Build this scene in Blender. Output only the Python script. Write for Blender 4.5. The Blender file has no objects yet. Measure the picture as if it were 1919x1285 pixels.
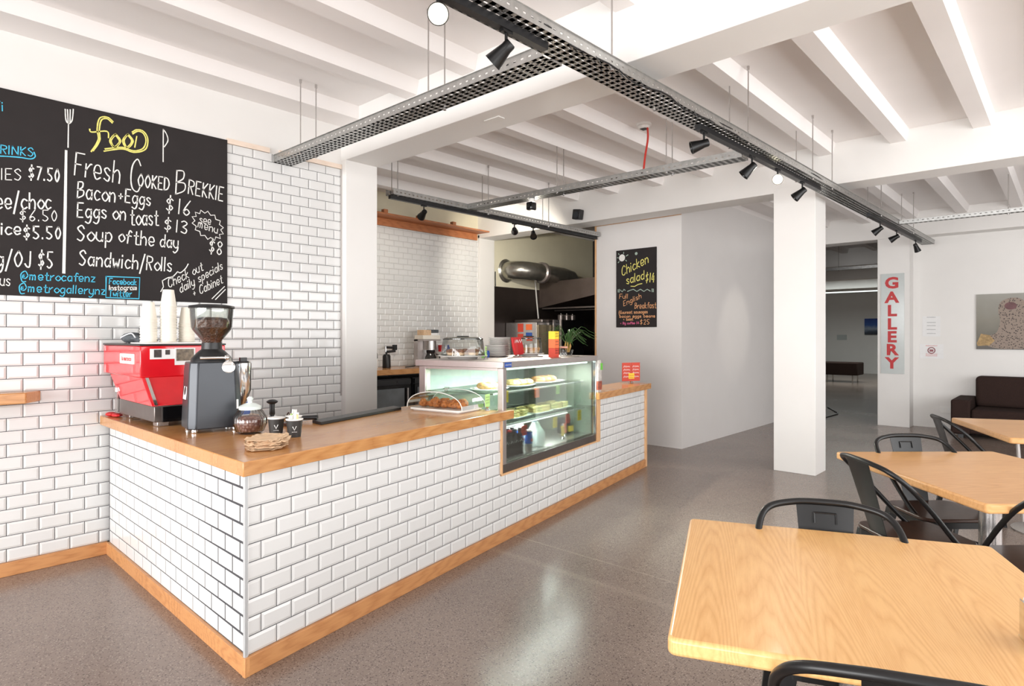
import bpy, bmesh, math, random
from mathutils import Vector, Matrix, Euler
random.seed(7)
S = bpy.context.scene
COL = S.collection
R = math.radians

# ---------------------------------------------------------------- camera
cam = bpy.data.cameras.new('camera')
cam_ob = bpy.data.objects.new('camera', cam)
COL.objects.link(cam_ob)
cam.sensor_width = 36.0
cam.lens = 1155.0 / 1919.0 * 36.0
cam.shift_y = -13.5 / 1919.0
cam.clip_start = 0.05
cam.clip_end = 100
cam_ob.location = (0, 0, 1.41)
cam_ob.rotation_euler = (R(90), 0, R(42.3))
S.camera = cam_ob
S.view_settings.view_transform = 'Standard'
S.view_settings.look = 'None'
S.view_settings.gamma = 1.0
S.view_settings.exposure = -0.08

# ---------------------------------------------------------------- daylight
world = bpy.data.worlds.new('world')
S.world = world
world.use_nodes = True
bg = world.node_tree.nodes['Background']
bg.inputs[0].default_value = (0.86, 0.93, 1.0, 1)
bg.inputs[1].default_value = 1.0


def area(name, loc, rot, sx, sy, power, col=(1, 1, 1), spread=180):
    l = bpy.data.lights.new(name, 'AREA')
    l.shape = 'RECTANGLE'
    l.size, l.size_y = sx, sy
    l.energy = power
    l.color = col
    l.spread = R(spread)
    o = bpy.data.objects.new(name, l)
    o.location = loc
    o.rotation_euler = rot
    COL.objects.link(o)
    return o


# daylight through the street windows behind the camera and on the right
area('daylight_front', (-1.2, -7.0, 1.6), (R(90), 0, 0), 9.0, 3.2, 1250, (1.0, 0.985, 0.97))
area('daylight_right', (3.35, 3.4, 1.55), (R(90), 0, R(90)), 9.6, 2.3, 340, (1.0, 0.985, 0.97))
area('gallery_fill_light', (-4.5, 20.4, 3.25), (0, 0, 0), 6.0, 2.0, 190, (0.93, 1.0, 0.97))  # unseen fill added behind a beam to brighten the gallery room


def spot(name, loc, target, power, angle, blend=0.7, col=(1, 0.93, 0.8), size=0.03):
    l = bpy.data.lights.new(name, 'SPOT')
    l.energy = power
    l.spot_size = R(angle)
    l.spot_blend = blend
    l.color = col
    l.shadow_soft_size = size
    o = bpy.data.objects.new(name, l)
    o.location = loc
    d = Vector(target) - Vector(loc)
    o.rotation_euler = d.to_track_quat('-Z', 'Y').to_euler()
    COL.objects.link(o)


# ---------------------------------------------------------------- materials
MATS = {}


def new_mat(name):
    m = bpy.data.materials.new(name)
    m.use_nodes = True
    nt = m.node_tree
    b = nt.nodes['Principled BSDF']
    MATS[name] = m
    return m, nt, b


def lin(r, g, b):
    f = lambda v: (v / 255 / 12.92) if v <= 10 else ((v / 255 + 0.055) / 1.055) ** 2.4
    return (f(r), f(g), f(b), 1)


def plain(name, col, rough=0.5, metal=0.0, spec=0.5, vary=0.0, scale=20, emit=0, bump=0.0, coat=0.0):
    """Principled material with a little procedural noise in colour and surface."""
    m, nt, b = new_mat(name)
    c = lin(*col)
    b.inputs['Roughness'].default_value = rough
    b.inputs['Metallic'].default_value = metal
    b.inputs['Specular IOR Level'].default_value = spec
    b.inputs['Coat Weight'].default_value = coat
    b.inputs['Base Color'].default_value = c
    if vary or bump:
        tc = nt.nodes.new('ShaderNodeTexCoord')
        n = nt.nodes.new('ShaderNodeTexNoise')
        n.inputs['Scale'].default_value = scale
        n.inputs['Detail'].default_value = 4
        nt.links.new(tc.outputs['Object'], n.inputs['Vector'])
    if vary:
        r = nt.nodes.new('ShaderNodeValToRGB')
        r.color_ramp.elements[0].position = 0.3
        r.color_ramp.elements[1].position = 0.7
        r.color_ramp.elements[0].color = tuple(max(0, v * (1 - vary)) for v in c[:3]) + (1,)
        r.color_ramp.elements[1].color = tuple(min(1, v * (1 + vary)) for v in c[:3]) + (1,)
        nt.links.new(n.outputs['Fac'], r.inputs['Fac'])
        nt.links.new(r.outputs['Color'], b.inputs['Base Color'])
    if bump:
        bp = nt.nodes.new('ShaderNodeBump')
        bp.inputs['Strength'].default_value = bump
        bp.inputs['Distance'].default_value = 0.01
        nt.links.new(n.outputs['Fac'], bp.inputs['Height'])
        nt.links.new(bp.outputs['Normal'], b.inputs['Normal'])
    if emit:
        b.inputs['Emission Color'].default_value = c
        b.inputs['Emission Strength'].default_value = emit
    return m


def wood(name, dark, light, along='X', rough=0.35, coat=0.0, arch=0.4, stave=0.15):
    """Joined staves of open-grained timber: each stave has its own cathedral figure plus fine streaks."""
    m, nt, b = new_mat(name)
    N = nt.nodes.new

    def math_(op, x, y=None, z=None):
        n = N('ShaderNodeMath'); n.operation = op
        for i, v in enumerate((x, y, z)):
            if v is None: continue
            if isinstance(v, (int, float)): n.inputs[i].default_value = v
            else: nt.links.new(v, n.inputs[i])
        return n.outputs[0]
    tc = N('ShaderNodeTexCoord')
    sp = N('ShaderNodeSeparateXYZ'); nt.links.new(tc.outputs['Object'], sp.inputs[0])
    ax = 'XYZ'.index(along); v = sp.outputs[ax]; u = sp.outputs[1 if along == 'X' else 0]
    us = math_('DIVIDE', u, stave)
    cell = math_('FLOOR', us)
    wn = N('ShaderNodeTexWhiteNoise'); wn.noise_dimensions = '1D'; nt.links.new(cell, wn.inputs['W'])
    rnd = wn.outputs['Value']
    cs = N('ShaderNodeSeparateColor'); nt.links.new(wn.outputs['Color'], cs.inputs[0])
    off = math_('MULTIPLY_ADD', cs.outputs[1], 1.1, -0.05)
    uf = math_('SUBTRACT', math_('SUBTRACT', us, cell), off)
    kk = math_('MULTIPLY_ADD', cs.outputs[2], 4.5, 1.2)
    mp = N('ShaderNodeMapping')
    mp.inputs['Scale'].default_value = {'X': (1.2, 14, 14), 'Y': (14, 1.2, 14), 'Z': (14, 14, 1.2)}[along]
    nt.links.new(tc.outputs['Object'], mp.inputs['Vector'])
    n1 = N('ShaderNodeTexNoise'); n1.inputs['Scale'].default_value = 1.0; n1.inputs['Detail'].default_value = 2
    nt.links.new(mp.outputs['Vector'], n1.inputs['Vector'])
    # v + k u^2 draws the cathedral arches
    f = math_('MULTIPLY_ADD', math_('MULTIPLY', uf, uf), kk, v)
    f = math_('MULTIPLY_ADD', n1.outputs['Fac'], 0.6, f)
    f = math_('MULTIPLY_ADD', rnd, 5.0, f)
    band = math_('PINGPONG', math_('MULTIPLY', f, 12.0), 1.0)
    band = math_('POWER', band, 0.6)
    n2 = N('ShaderNodeTexNoise'); n2.inputs['Scale'].default_value = 7; n2.inputs['Detail'].default_value = 5; n2.inputs['Roughness'].default_value = 0.65
    nt.links.new(mp.outputs['Vector'], n2.inputs['Vector'])
    mx = N('ShaderNodeMix'); mx.inputs[0].default_value = 1 - arch
    nt.links.new(band, mx.inputs[2]); nt.links.new(n2.outputs['Fac'], mx.inputs[3])
    tot = math_('MULTIPLY_ADD', rnd, 0.14, mx.outputs[0])
    rp = N('ShaderNodeValToRGB'); e = rp.color_ramp.elements
    e[0].position, e[0].color = 0.28, lin(*dark)
    e[1].position, e[1].color = 0.72, lin(*light)
    nt.links.new(tot, rp.inputs['Fac'])
    nt.links.new(rp.outputs['Color'], b.inputs['Base Color'])
    b.inputs['Roughness'].default_value = rough
    b.inputs['Coat Weight'].default_value = coat
    b.inputs['Coat Roughness'].default_value = 0.12
    return m


def glass(name, tint=(235, 245, 242), refl=0.10, rough=0.02):
    """Thin clear sheet: light goes straight through, edges mirror more."""
    m, nt, b = new_mat(name)
    nt.nodes.remove(b)
    N = nt.nodes.new
    out = nt.nodes['Material Output']
    tr = N('ShaderNodeBsdfTransparent'); tr.inputs[0].default_value = lin(*tint)
    gl = N('ShaderNodeBsdfGlossy'); gl.inputs['Roughness'].default_value = rough
    lw = N('ShaderNodeLayerWeight'); lw.inputs['Blend'].default_value = 0.25
    ad = N('ShaderNodeMath'); ad.operation = 'MULTIPLY_ADD'
    ad.inputs[1].default_value = 0.8; ad.inputs[2].default_value = refl * 0.5
    nt.links.new(lw.outputs['Fresnel'], ad.inputs[0])
    ad.use_clamp = True
    mix = N('ShaderNodeMixShader')
    nt.links.new(ad.outputs[0], mix.inputs[0])
    nt.links.new(tr.outputs[0], mix.inputs[1])
    nt.links.new(gl.outputs[0], mix.inputs[2])
    nt.links.new(mix.outputs[0], out.inputs['Surface'])
    return m


def concrete(name):
    m, nt, b = new_mat(name)
    N = nt.nodes.new
    tc = N('ShaderNodeTexCoord')
    big = N('ShaderNodeTexNoise'); big.inputs['Scale'].default_value = 0.9; big.inputs['Detail'].default_value = 3; big.inputs['Roughness'].default_value = 0.45
    nt.links.new(tc.outputs['Object'], big.inputs['Vector'])
    r1 = N('ShaderNodeValToRGB')
    r1.color_ramp.elements[0].position, r1.color_ramp.elements[0].color = 0.25, lin(122, 106, 97)
    r1.color_ramp.elements[1].position, r1.color_ramp.elements[1].color = 0.75, lin(146, 130, 120)
    nt.links.new(big.outputs['Fac'], r1.inputs['Fac'])
    prev = r1.outputs['Color']
    for sc, lo, hi, col, amt in ((75, 0.14, 0.36, (56, 47, 44), 0.8), (110, 0.16, 0.40, (58, 48, 45), 0.75), (95, 0.15, 0.36, (186, 174, 163), 0.6)):
        v = N('ShaderNodeTexVoronoi'); v.inputs['Scale'].default_value = sc
        mp = N('ShaderNodeMapping'); mp.inputs['Location'].default_value = (sc * .37, sc * .11, 0)
        nt.links.new(tc.outputs['Object'], mp.inputs['Vector'])
        nt.links.new(mp.outputs['Vector'], v.inputs['Vector'])
        rr = N('ShaderNodeMapRange'); rr.inputs[1].default_value = lo; rr.inputs[2].default_value = hi
        rr.inputs[3].default_value = amt; rr.inputs[4].default_value = 0
        nt.links.new(v.outputs['Distance'], rr.inputs[0])
        # only some cells hold a visible stone
        sep = N('ShaderNodeSeparateColor'); nt.links.new(v.outputs['Color'], sep.inputs[0])
        gt = N('ShaderNodeMath'); gt.operation = 'GREATER_THAN'; gt.inputs[1].default_value = 0.45
        nt.links.new(sep.outputs[0], gt.inputs[0])
        mu = N('ShaderNodeMath'); mu.operation = 'MULTIPLY'
        nt.links.new(rr.outputs[0], mu.inputs[0]); nt.links.new(gt.outputs[0], mu.inputs[1])
        mx = N('ShaderNodeMix'); mx.data_type = 'RGBA'
        mx.inputs[7].default_value = lin(*col)
        nt.links.new(mu.outputs[0], mx.inputs[0]); nt.links.new(prev, mx.inputs[6])
        prev = mx.outputs[2]
    # two worn joint lines left by an old wall under the first beam
    sx = N('ShaderNodeSeparateXYZ'); nt.links.new(tc.outputs['Object'], sx.inputs[0])
    wob = N('ShaderNodeTexNoise'); wob.inputs['Scale'].default_value = 7; wob.inputs['Detail'].default_value = 5
    nt.links.new(tc.outputs['Object'], wob.inputs['Vector'])
    for y_, hw, amt in ((3.23, .012, .75), (2.93, .05, .5)):
        d1 = N('ShaderNodeMath'); d1.operation = 'SUBTRACT'; d1.inputs[1].default_value = y_; nt.links.new(sx.outputs[1], d1.inputs[0])
        d2 = N('ShaderNodeMath'); d2.operation = 'ABSOLUTE'; nt.links.new(d1.outputs[0], d2.inputs[0])
        mr = N('ShaderNodeMapRange'); mr.inputs[1].default_value = 0; mr.inputs[2].default_value = hw; mr.inputs[3].default_value = amt; mr.inputs[4].default_value = 0
        nt.links.new(d2.outputs[0], mr.inputs[0])
        mu = N('ShaderNodeMath'); mu.operation = 'MULTIPLY'; nt.links.new(mr.outputs[0], mu.inputs[0]); nt.links.new(wob.outputs['Fac'], mu.inputs[1])
        mx = N('ShaderNodeMix'); mx.data_type = 'RGBA'; mx.inputs[7].default_value = lin(176, 162, 150)
        nt.links.new(mu.outputs[0], mx.inputs[0]); nt.links.new(prev, mx.inputs[6]); prev = mx.outputs[2]
    nt.links.new(prev, b.inputs['Base Color'])
    b.inputs['Specular IOR Level'].default_value = 0.46
    r2 = N('ShaderNodeMapRange'); r2.inputs[3].default_value = 0.2; r2.inputs[4].default_value = 0.27
    nt.links.new(big.outputs['Fac'], r2.inputs[0])
    nt.links.new(r2.outputs[0], b.inputs['Roughness'])
    return m


def beans(name, a, c, scale):
    m, nt, b = new_mat(name)
    N = nt.nodes.new
    tc = N('ShaderNodeTexCoord')
    v = N('ShaderNodeTexVoronoi'); v.inputs['Scale'].default_value = scale
    nt.links.new(tc.outputs['Object'], v.inputs['Vector'])
    r = N('ShaderNodeValToRGB')
    r.color_ramp.elements[0].color = lin(*c); r.color_ramp.elements[1].color = lin(*a)
    r.color_ramp.elements[1].position = 0.6
    nt.links.new(v.outputs['Distance'], r.inputs['Fac'])
    nt.links.new(r.outputs['Color'], b.inputs['Base Color'])
    bp = N('ShaderNodeBump'); bp.invert = True; bp.inputs['Distance'].default_value = 0.004
    nt.links.new(v.outputs['Distance'], bp.inputs['Height'])
    nt.links.new(bp.outputs['Normal'], b.inputs['Normal'])
    b.inputs['Roughness'].default_value = 0.4
    return m


paint = plain('white_wall_paint', (236, 234, 231), 0.55, vary=0.012, scale=3, bump=0.04)
paint_s = plain('white_satin_paint', (232, 229, 227), 0.33, vary=0.012, scale=3, bump=0.02)
ceil_m = plain('white_ceiling_paint', (246, 242, 240), 0.65, vary=0.015, scale=2, bump=0.05)
cream = plain('cream_block_paint', (226, 220, 196), 0.6, vary=0.03, scale=4, bump=0.1)
tile_m = plain('white_glazed_tile', (224, 224, 223), 0.10, spec=0.5, vary=0.008, scale=5)
grout = plain('dark_grey_grout', (70, 70, 74), 0.9, vary=0.1, scale=60)
floor_m = concrete('polished_aggregate_concrete')
oak_x = wood('oak_along_x', (176, 116, 64), (206, 150, 92), 'X', 0.26, 0.3, arch=0.3)
oak_y = wood('oak_along_y', (176, 116, 64), (206, 150, 92), 'Y', 0.26, 0.3, arch=0.3)
oak_z = wood('oak_along_z', (206, 154, 104), (230, 184, 138), 'Z', 0.4, arch=0.3)
skirt_x = wood('oak_skirting_x', (178, 118, 72), (208, 150, 98), 'X', 0.4, arch=0.3)
skirt_y = wood('oak_skirting_y', (178, 118, 72), (208, 150, 98), 'Y', 0.4, arch=0.3)
ash_y = wood('ash_tabletop_y', (218, 162, 100), (238, 190, 128), 'Y', 0.32, 0.1, arch=0.3, stave=0.155)
ash_x = wood('ash_tabletop_x', (206, 148, 92), (228, 176, 118), 'X', 0.32, 0.1, arch=0.26, stave=0.155)
pine = wood('pale_pine', (226, 204, 184), (242, 224, 208), 'Y', 0.5, arch=0.2)
walnut = wood('dark_walnut_seat', (44, 28, 22), (70, 47, 38), 'X', 0.35, 0.1, arch=0.3)
cedar = wood('cedar_shelf', (156, 92, 56), (190, 122, 78), 'Y', 0.45, arch=0.25)
black_metal = plain('black_satin_metal', (19, 19, 20), 0.36, metal=0.15, vary=0.1)
black_plastic = plain('black_plastic', (24, 24, 26), 0.4, vary=0.08)
black_gloss = plain('black_gloss', (14, 14, 16), 0.12, vary=0.05)
charcoal = plain('charcoal_metal', (56, 59, 64), 0.3, metal=0.35, vary=0.05, scale=8)
board_m = plain('blackboard_paint', (47, 43, 43), 0.8, spec=0.25, vary=0.06, scale=6)
steel = plain('stainless_steel', (196, 192, 190), 0.26, metal=0.9, vary=0.04, scale=30)
steel_w = plain('brushed_pale_steel', (192, 184, 181), 0.34, metal=0.85, vary=0.03, scale=30)
steel_d = plain('dark_steel', (120, 112, 108), 0.3, metal=0.85, vary=0.06, scale=20)
chrome = plain('chrome', (225, 225, 225), 0.08, metal=1.0, vary=0.01)
galv = plain('galvanised_steel', (182, 182, 180), 0.36, metal=0.92, vary=0.12, scale=25)
duct_m = plain('duct_foil_metal', (168, 166, 158), 0.28, metal=0.9, vary=0.12, scale=14, bump=0.3)
red_m = plain('red_gloss_enamel', (222, 28, 40), 0.12, coat=0.6, vary=0.03)
red_flat = plain('red_paint', (206, 40, 44), 0.45, vary=0.04)
red_cable = plain('red_conduit', (205, 60, 50), 0.5, vary=0.05)
white_p = plain('white_plastic', (236, 234, 230), 0.35, vary=0.02)
china = plain('white_china', (240, 238, 234), 0.15, vary=0.01)
paper_cup = plain('cream_paper_cup', (240, 234, 222), 0.6, vary=0.02)
paper = plain('white_paper', (238, 238, 238), 0.7, vary=0.02)
paper_g = plain('grey_sign_acrylic', (200, 206, 205), 0.15, vary=0.02)
kraft = plain('kraft_paper', (218, 186, 152), 0.8, vary=0.12, scale=40)
black_cup = plain('black_paper_cup', (44, 42, 41), 0.55, vary=0.06)
sofa_m = plain('brown_wool_fabric', (52, 38, 34), 0.9, spec=0.2, vary=0.15, scale=120, bump=0.3)
cloth_g = plain('grey_cloth', (92, 96, 100), 0.9, vary=0.25, scale=25, bump=0.5)
cloth_w = plain('white_cloth', (232, 232, 236), 0.9, vary=0.05, scale=25, bump=0.3)
blue_m = plain('blue_print', (40, 84, 168), 0.4, vary=0.1, scale=40)
yellow_tag = plain('yellow_card', (246, 214, 60), 0.6, vary=0.03)
orange_tag = plain('orange_card', (240, 120, 70), 0.6, vary=0.03)
red_tag = plain('red_card', (210, 74, 54), 0.6, vary=0.03)
green_tag = plain('lime_card', (176, 212, 130), 0.6, vary=0.03)
green_p = plain('green_print', (110, 196, 70), 0.5, vary=0.1)
print_d = plain('dark_print', (70, 62, 60), 0.6, vary=0.3, scale=60)
leaf_m = plain('spider_plant_leaf', (66, 100, 52), 0.45, vary=0.3, scale=15)
root_m = plain('plant_stem_tan', (190, 150, 80), 0.6, vary=0.2)
soil_pot = plain('terracotta_pot', (160, 100, 70), 0.7, vary=0.1)
pastry_m = beans('baked_pastry', (198, 120, 60), (130, 66, 28), 55)
bread_m = plain('bread_crust', (208, 156, 100), 0.7, vary=0.35, scale=30, bump=0.4)
bread_y = plain('pale_bread', (238, 214, 150), 0.7, vary=0.2, scale=40, bump=0.4)
salad_m = plain('green_filling', (120, 140, 70), 0.7, vary=0.4, scale=60)
muffin_m = plain('brown_muffin', (128, 82, 56), 0.8, vary=0.35, scale=60, bump=0.5)
bean_m = beans('coffee_beans', (96, 54, 36), (42, 22, 14), 110)
choc_m = beans('wrapped_chocolates', (112, 66, 56), (176, 140, 128), 70)
cola_m = plain('dark_cola_glass', (26, 16, 16), 0.08, vary=0.2)
orange_j = plain('orange_drink', (222, 130, 60), 0.25, vary=0.1)
milk_m = plain('translucent_milk_plastic', (234, 240, 236), 0.35, vary=0.02)
chalk_w = plain('white_chalk', (238, 236, 232), 0.95, spec=0.1, vary=0.12, scale=150)
chalk_y = plain('yellow_chalk', (238, 228, 130), 0.95, spec=0.1, vary=0.12, scale=150)
chalk_b = plain('blue_chalk', (86, 196, 232), 0.95, spec=0.1, vary=0.12, scale=150)
chalk_o = plain('orange_chalk', (240, 178, 130), 0.95, spec=0.1, vary=0.12, scale=150)
chalk_p = plain('pink_chalk', (220, 110, 150), 0.95, spec=0.1, vary=0.12, scale=150)
chalk_g = plain('sage_chalk', (170, 188, 176), 0.95, spec=0.1, vary=0.12, scale=150)
CH = {'w': chalk_w, 'y': chalk_y, 'b': chalk_b, 'o': chalk_o, 'p': chalk_p, 'g': chalk_g, 'W': chalk_w}
glass_m = glass('clear_glass', (250, 252, 252), 0.06)
glass_c = glass('cabinet_glass', (240, 250, 246), 0.06)
acrylic = glass('clear_acrylic', (246, 248, 246), 0.10, 0.04)
smoke_gl = glass('smoked_glass', (120, 128, 128), 0.2)
lamp_on = plain('lamp_glow', (255, 244, 214), 0.3, emit=14)
lamp_cool = plain('tube_glow', (240, 250, 248), 0.3, emit=1.2)
cab_glow = plain('cabinet_tube_glow', (236, 255, 246), 0.3, emit=7)
leopard_m, _nt, _b = new_mat('spotted_fur_print')
_tc = _nt.nodes.new('ShaderNodeTexCoord'); _v = _nt.nodes.new('ShaderNodeTexVoronoi'); _v.inputs['Scale'].default_value = 42
_r = _nt.nodes.new('ShaderNodeValToRGB'); _r.color_ramp.elements[0].color = lin(62, 52, 50); _r.color_ramp.elements[1].color = lin(150, 134, 122)
_r.color_ramp.elements[0].position = .2; _r.color_ramp.elements[1].position = .45
_nt.links.new(_tc.outputs['Object'], _v.inputs['Vector']); _nt.links.new(_v.outputs['Distance'], _r.inputs['Fac']); _nt.links.new(_r.outputs['Color'], _b.inputs['Base Color'])
_b.inputs['Roughness'].default_value = .6


def ramp_z(name, stops, z0, z1):
    """Printed picture: bands of colour by height, broken up with noise."""
    m, nt, b = new_mat(name)
    N = nt.nodes.new
    tc = N('ShaderNodeTexCoord'); sp = N('ShaderNodeSeparateXYZ')
    nt.links.new(tc.outputs['Object'], sp.inputs[0])
    n = N('ShaderNodeTexNoise'); n.inputs['Scale'].default_value = 5; n.inputs['Detail'].default_value = 5
    nt.links.new(tc.outputs['Object'], n.inputs['Vector'])
    ma = N('ShaderNodeMath'); ma.operation = 'MULTIPLY_ADD'; ma.inputs[1].default_value = (z1 - z0) * 0.25
    nt.links.new(n.outputs['Fac'], ma.inputs[0]); nt.links.new(sp.outputs[2], ma.inputs[2])
    mr = N('ShaderNodeMapRange'); mr.inputs[1].default_value = z0 + (z1 - z0) * .12; mr.inputs[2].default_value = z1 + (z1 - z0) * .12
    nt.links.new(ma.outputs[0], mr.inputs[0])
    r = N('ShaderNodeValToRGB')
    el = r.color_ramp.elements
    while len(el) < len(stops): el.new(0.5)
    for e, (p, c) in zip(el, stops): e.position = p; e.color = lin(*c)
    nt.links.new(mr.outputs[0], r.inputs['Fac']); nt.links.new(r.outputs['Color'], b.inputs['Base Color'])
    b.inputs['Roughness'].default_value = .5
    return m


# ---------------------------------------------------------------- mesh helpers
class MB:
    """Collects shapes and builds them as one mesh object."""

    def __init__(s):
        s.v = []; s.f = []

    def add(s, vs, fs, M=None):
        o = len(s.v)
        s.v += [tuple(M @ Vector(p)) if M is not None else tuple(p) for p in vs]
        s.f += [tuple(i + o for i in f) for f in fs]
        return s

    def box(s, x0, x1, y0, y1, z0, z1, M=None):
        vs = [(x, y, z) for z in (z0, z1) for y in (y0, y1) for x in (x0, x1)]
        return s.add(vs, [(0, 2, 3, 1), (4, 5, 7, 6), (0, 1, 5, 4), (2, 6, 7, 3), (0, 4, 6, 2), (1, 3, 7, 5)], M)

    def prism(s, poly, z0, z1, M=None):
        n = len(poly)
        vs = [(x, y, z0) for x, y in poly] + [(x, y, z1) for x, y in poly]
        a = sum(poly[i][0] * poly[(i + 1) % n][1] - poly[(i + 1) % n][0] * poly[i][1] for i in range(n))
        fs = [tuple(range(n))[::-1], tuple(range(n, 2 * n))] + [(i, (i + 1) % n, n + (i + 1) % n, n + i) for i in range(n)]
        if a < 0: fs = [f[::-1] for f in fs]
        return s.add(vs, fs, M)

    def loft(s, rings, caps=True, M=None):
        n = len(rings[0]); vs = [p for r in rings for p in r]; fs = []
        for k in range(len(rings) - 1):
            for i in range(n):
                j = (i + 1) % n
                fs.append((k * n + i, k * n + j, (k + 1) * n + j, (k + 1) * n + i))
        if caps:
            fs.append(tuple(range(n))[::-1]); fs.append(tuple(range((len(rings) - 1) * n, len(rings) * n)))
        return s.add(vs, fs, M)

    def lathe(s, prof, n=24, c=(0, 0, 0), M=None):
        rings = [[(c[0] + r * math.cos(2 * math.pi * i / n), c[1] + r * math.sin(2 * math.pi * i / n), c[2] + z) for i in range(n)] for r, z in prof]
        return s.loft(rings, True, M)

    def cyl(s, p0, p1, r0, r1=None, n=14):
        return s.tube([p0, p1], [r0, r0 if r1 is None else r1], n)

    def tube(s, pts, r, n=8, closed=False, up=None):
        pts = [Vector(p) for p in pts]; m = len(pts)
        rs = r if isinstance(r, (list, tuple)) else [r] * m
        rings = []; prev = None
        for i, p in enumerate(pts):
            if closed: t = pts[(i + 1) % m] - pts[i - 1]
            else: t = (pts[min(i + 1, m - 1)] - pts[max(i - 1, 0)])
            t.normalize()
            if prev is None:
                a = Vector(up) if up else (Vector((0, 0, 1)) if abs(t.z) < 0.9 else Vector((1, 0, 0)))
                u = (a - t * a.dot(t)).normalized()
            else:
                u = (prev - t * prev.dot(t)).normalized()
            prev = u; w = t.cross(u)
            rings.append([tuple(p + (u * math.cos(2 * math.pi * k / n) + w * math.sin(2 * math.pi * k / n)) * rs[i]) for k in range(n)])
        if closed: rings.append(rings[0])
        return s.loft(rings, not closed)

    def ball(s, c, r, sq=(1, 1, 1), n=12, m=8, M=None, jit=0):
        prof = []
        rings = []
        for j in range(m + 1):
            a = math.pi * j / m - math.pi / 2
            rr = max(1e-4, math.cos(a)); z = math.sin(a)
            rings.append([(c[0] + r * sq[0] * rr * math.cos(2 * math.pi * i / n) * (1 + jit * (random.random() - .5)), c[1] + r * sq[1] * rr * math.sin(2 * math.pi * i / n) * (1 + jit * (random.random() - .5)), c[2] + r * sq[2] * z) for i in range(n)])
        return s.loft(rings, True, M)

    def build(s, name, mat, parent=None, world=False, bevel=0, smooth=False, seg=2):
        off = Vector((0, 0, 0))
        if world and parent:
            p = parent
            while p: off += p.location; p = p.parent
        me = bpy.data.meshes.new(name)
        me.from_pydata([tuple(Vector(q) - off) for q in s.v], [], s.f)
        bm = bmesh.new(); bm.from_mesh(me)
        bmesh.ops.recalc_face_normals(bm, faces=bm.faces)
        bm.to_mesh(me); bm.free()
        me.materials.append(mat)
        if smooth:
            for p in me.polygons: p.use_smooth = True
            me.set_sharp_from_angle(angle=R(smooth if smooth is not True else 40))
        o = bpy.data.objects.new(name, me); COL.objects.link(o)
        if parent: o.parent = parent
        if bevel:
            b = o.modifiers.new('bevel', 'BEVEL'); b.width = bevel; b.segments = seg; b.limit_method = 'ANGLE'; b.angle_limit = R(40)
            b.harden_normals = False
            for p in me.polygons: p.use_smooth = True
            me.set_sharp_from_angle(angle=R(35))
        return o


def tag(o, label=None, cat=None, group=None, kind=None):
    if label: o['label'] = label
    if cat: o['category'] = cat
    if group: o['group'] = group
    if kind: o['kind'] = kind
    return o


def thing(name, label, cat, loc=(0, 0, 0), rz=0, group=None):
    o = bpy.data.objects.new(name, None); o.empty_display_size = 0.1
    o.location = loc; o.rotation_euler = (0, 0, rz)
    COL.objects.link(o)
    return tag(o, label, cat, group)


def part(name, mb, mat, parent, **k):
    lab = k.pop('label', None)
    o = mb.build(name, mat, parent, **k)
    if lab: o['label'] = lab
    return o


def struct(name, mb, mat, **k):
    lab = k.pop('label', None)
    o = mb.build(name, mat, None, **k)
    o['kind'] = 'structure'
    if lab: o['label'] = lab
    return o


def copy_tree(o, parent=None):
    c = o.copy(); COL.objects.link(c)
    if parent: c.parent = parent
    for ch in [x for x in bpy.data.objects if x.parent == o]: copy_tree(ch, c)
    return c


def smooth_path(pts, n=6, closed=False):
    P = [Vector(p) for p in pts]; m = len(P); out = []
    g = lambda i: P[i % m] if closed else P[max(0, min(m - 1, i))]
    for i in range(m if closed else m - 1):
        p0, p1, p2, p3 = g(i - 1), g(i), g(i + 1), g(i + 2)
        for k in range(n):
            t = k / n
            out.append(0.5 * ((2 * p1) + (p2 - p0) * t + (2 * p0 - 5 * p1 + 4 * p2 - p3) * t * t + (3 * p1 - p0 - 3 * p2 + p3) * t ** 3))
    if not closed: out.append(P[-1])
    return out


def rrect(w, d, r, n=5, cx=0, cy=0):
    pts = []
    for sx, sy, a0 in ((1, 1, 0), (-1, 1, 90), (-1, -1, 180), (1, -1, 270)):
        for k in range(n + 1):
            a = R(a0 + 90 * k / n)
            pts.append((cx + sx * (w / 2 - r) + r * math.cos(a), cy + sy * (d / 2 - r) + r * math.sin(a)))
    return pts


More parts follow.
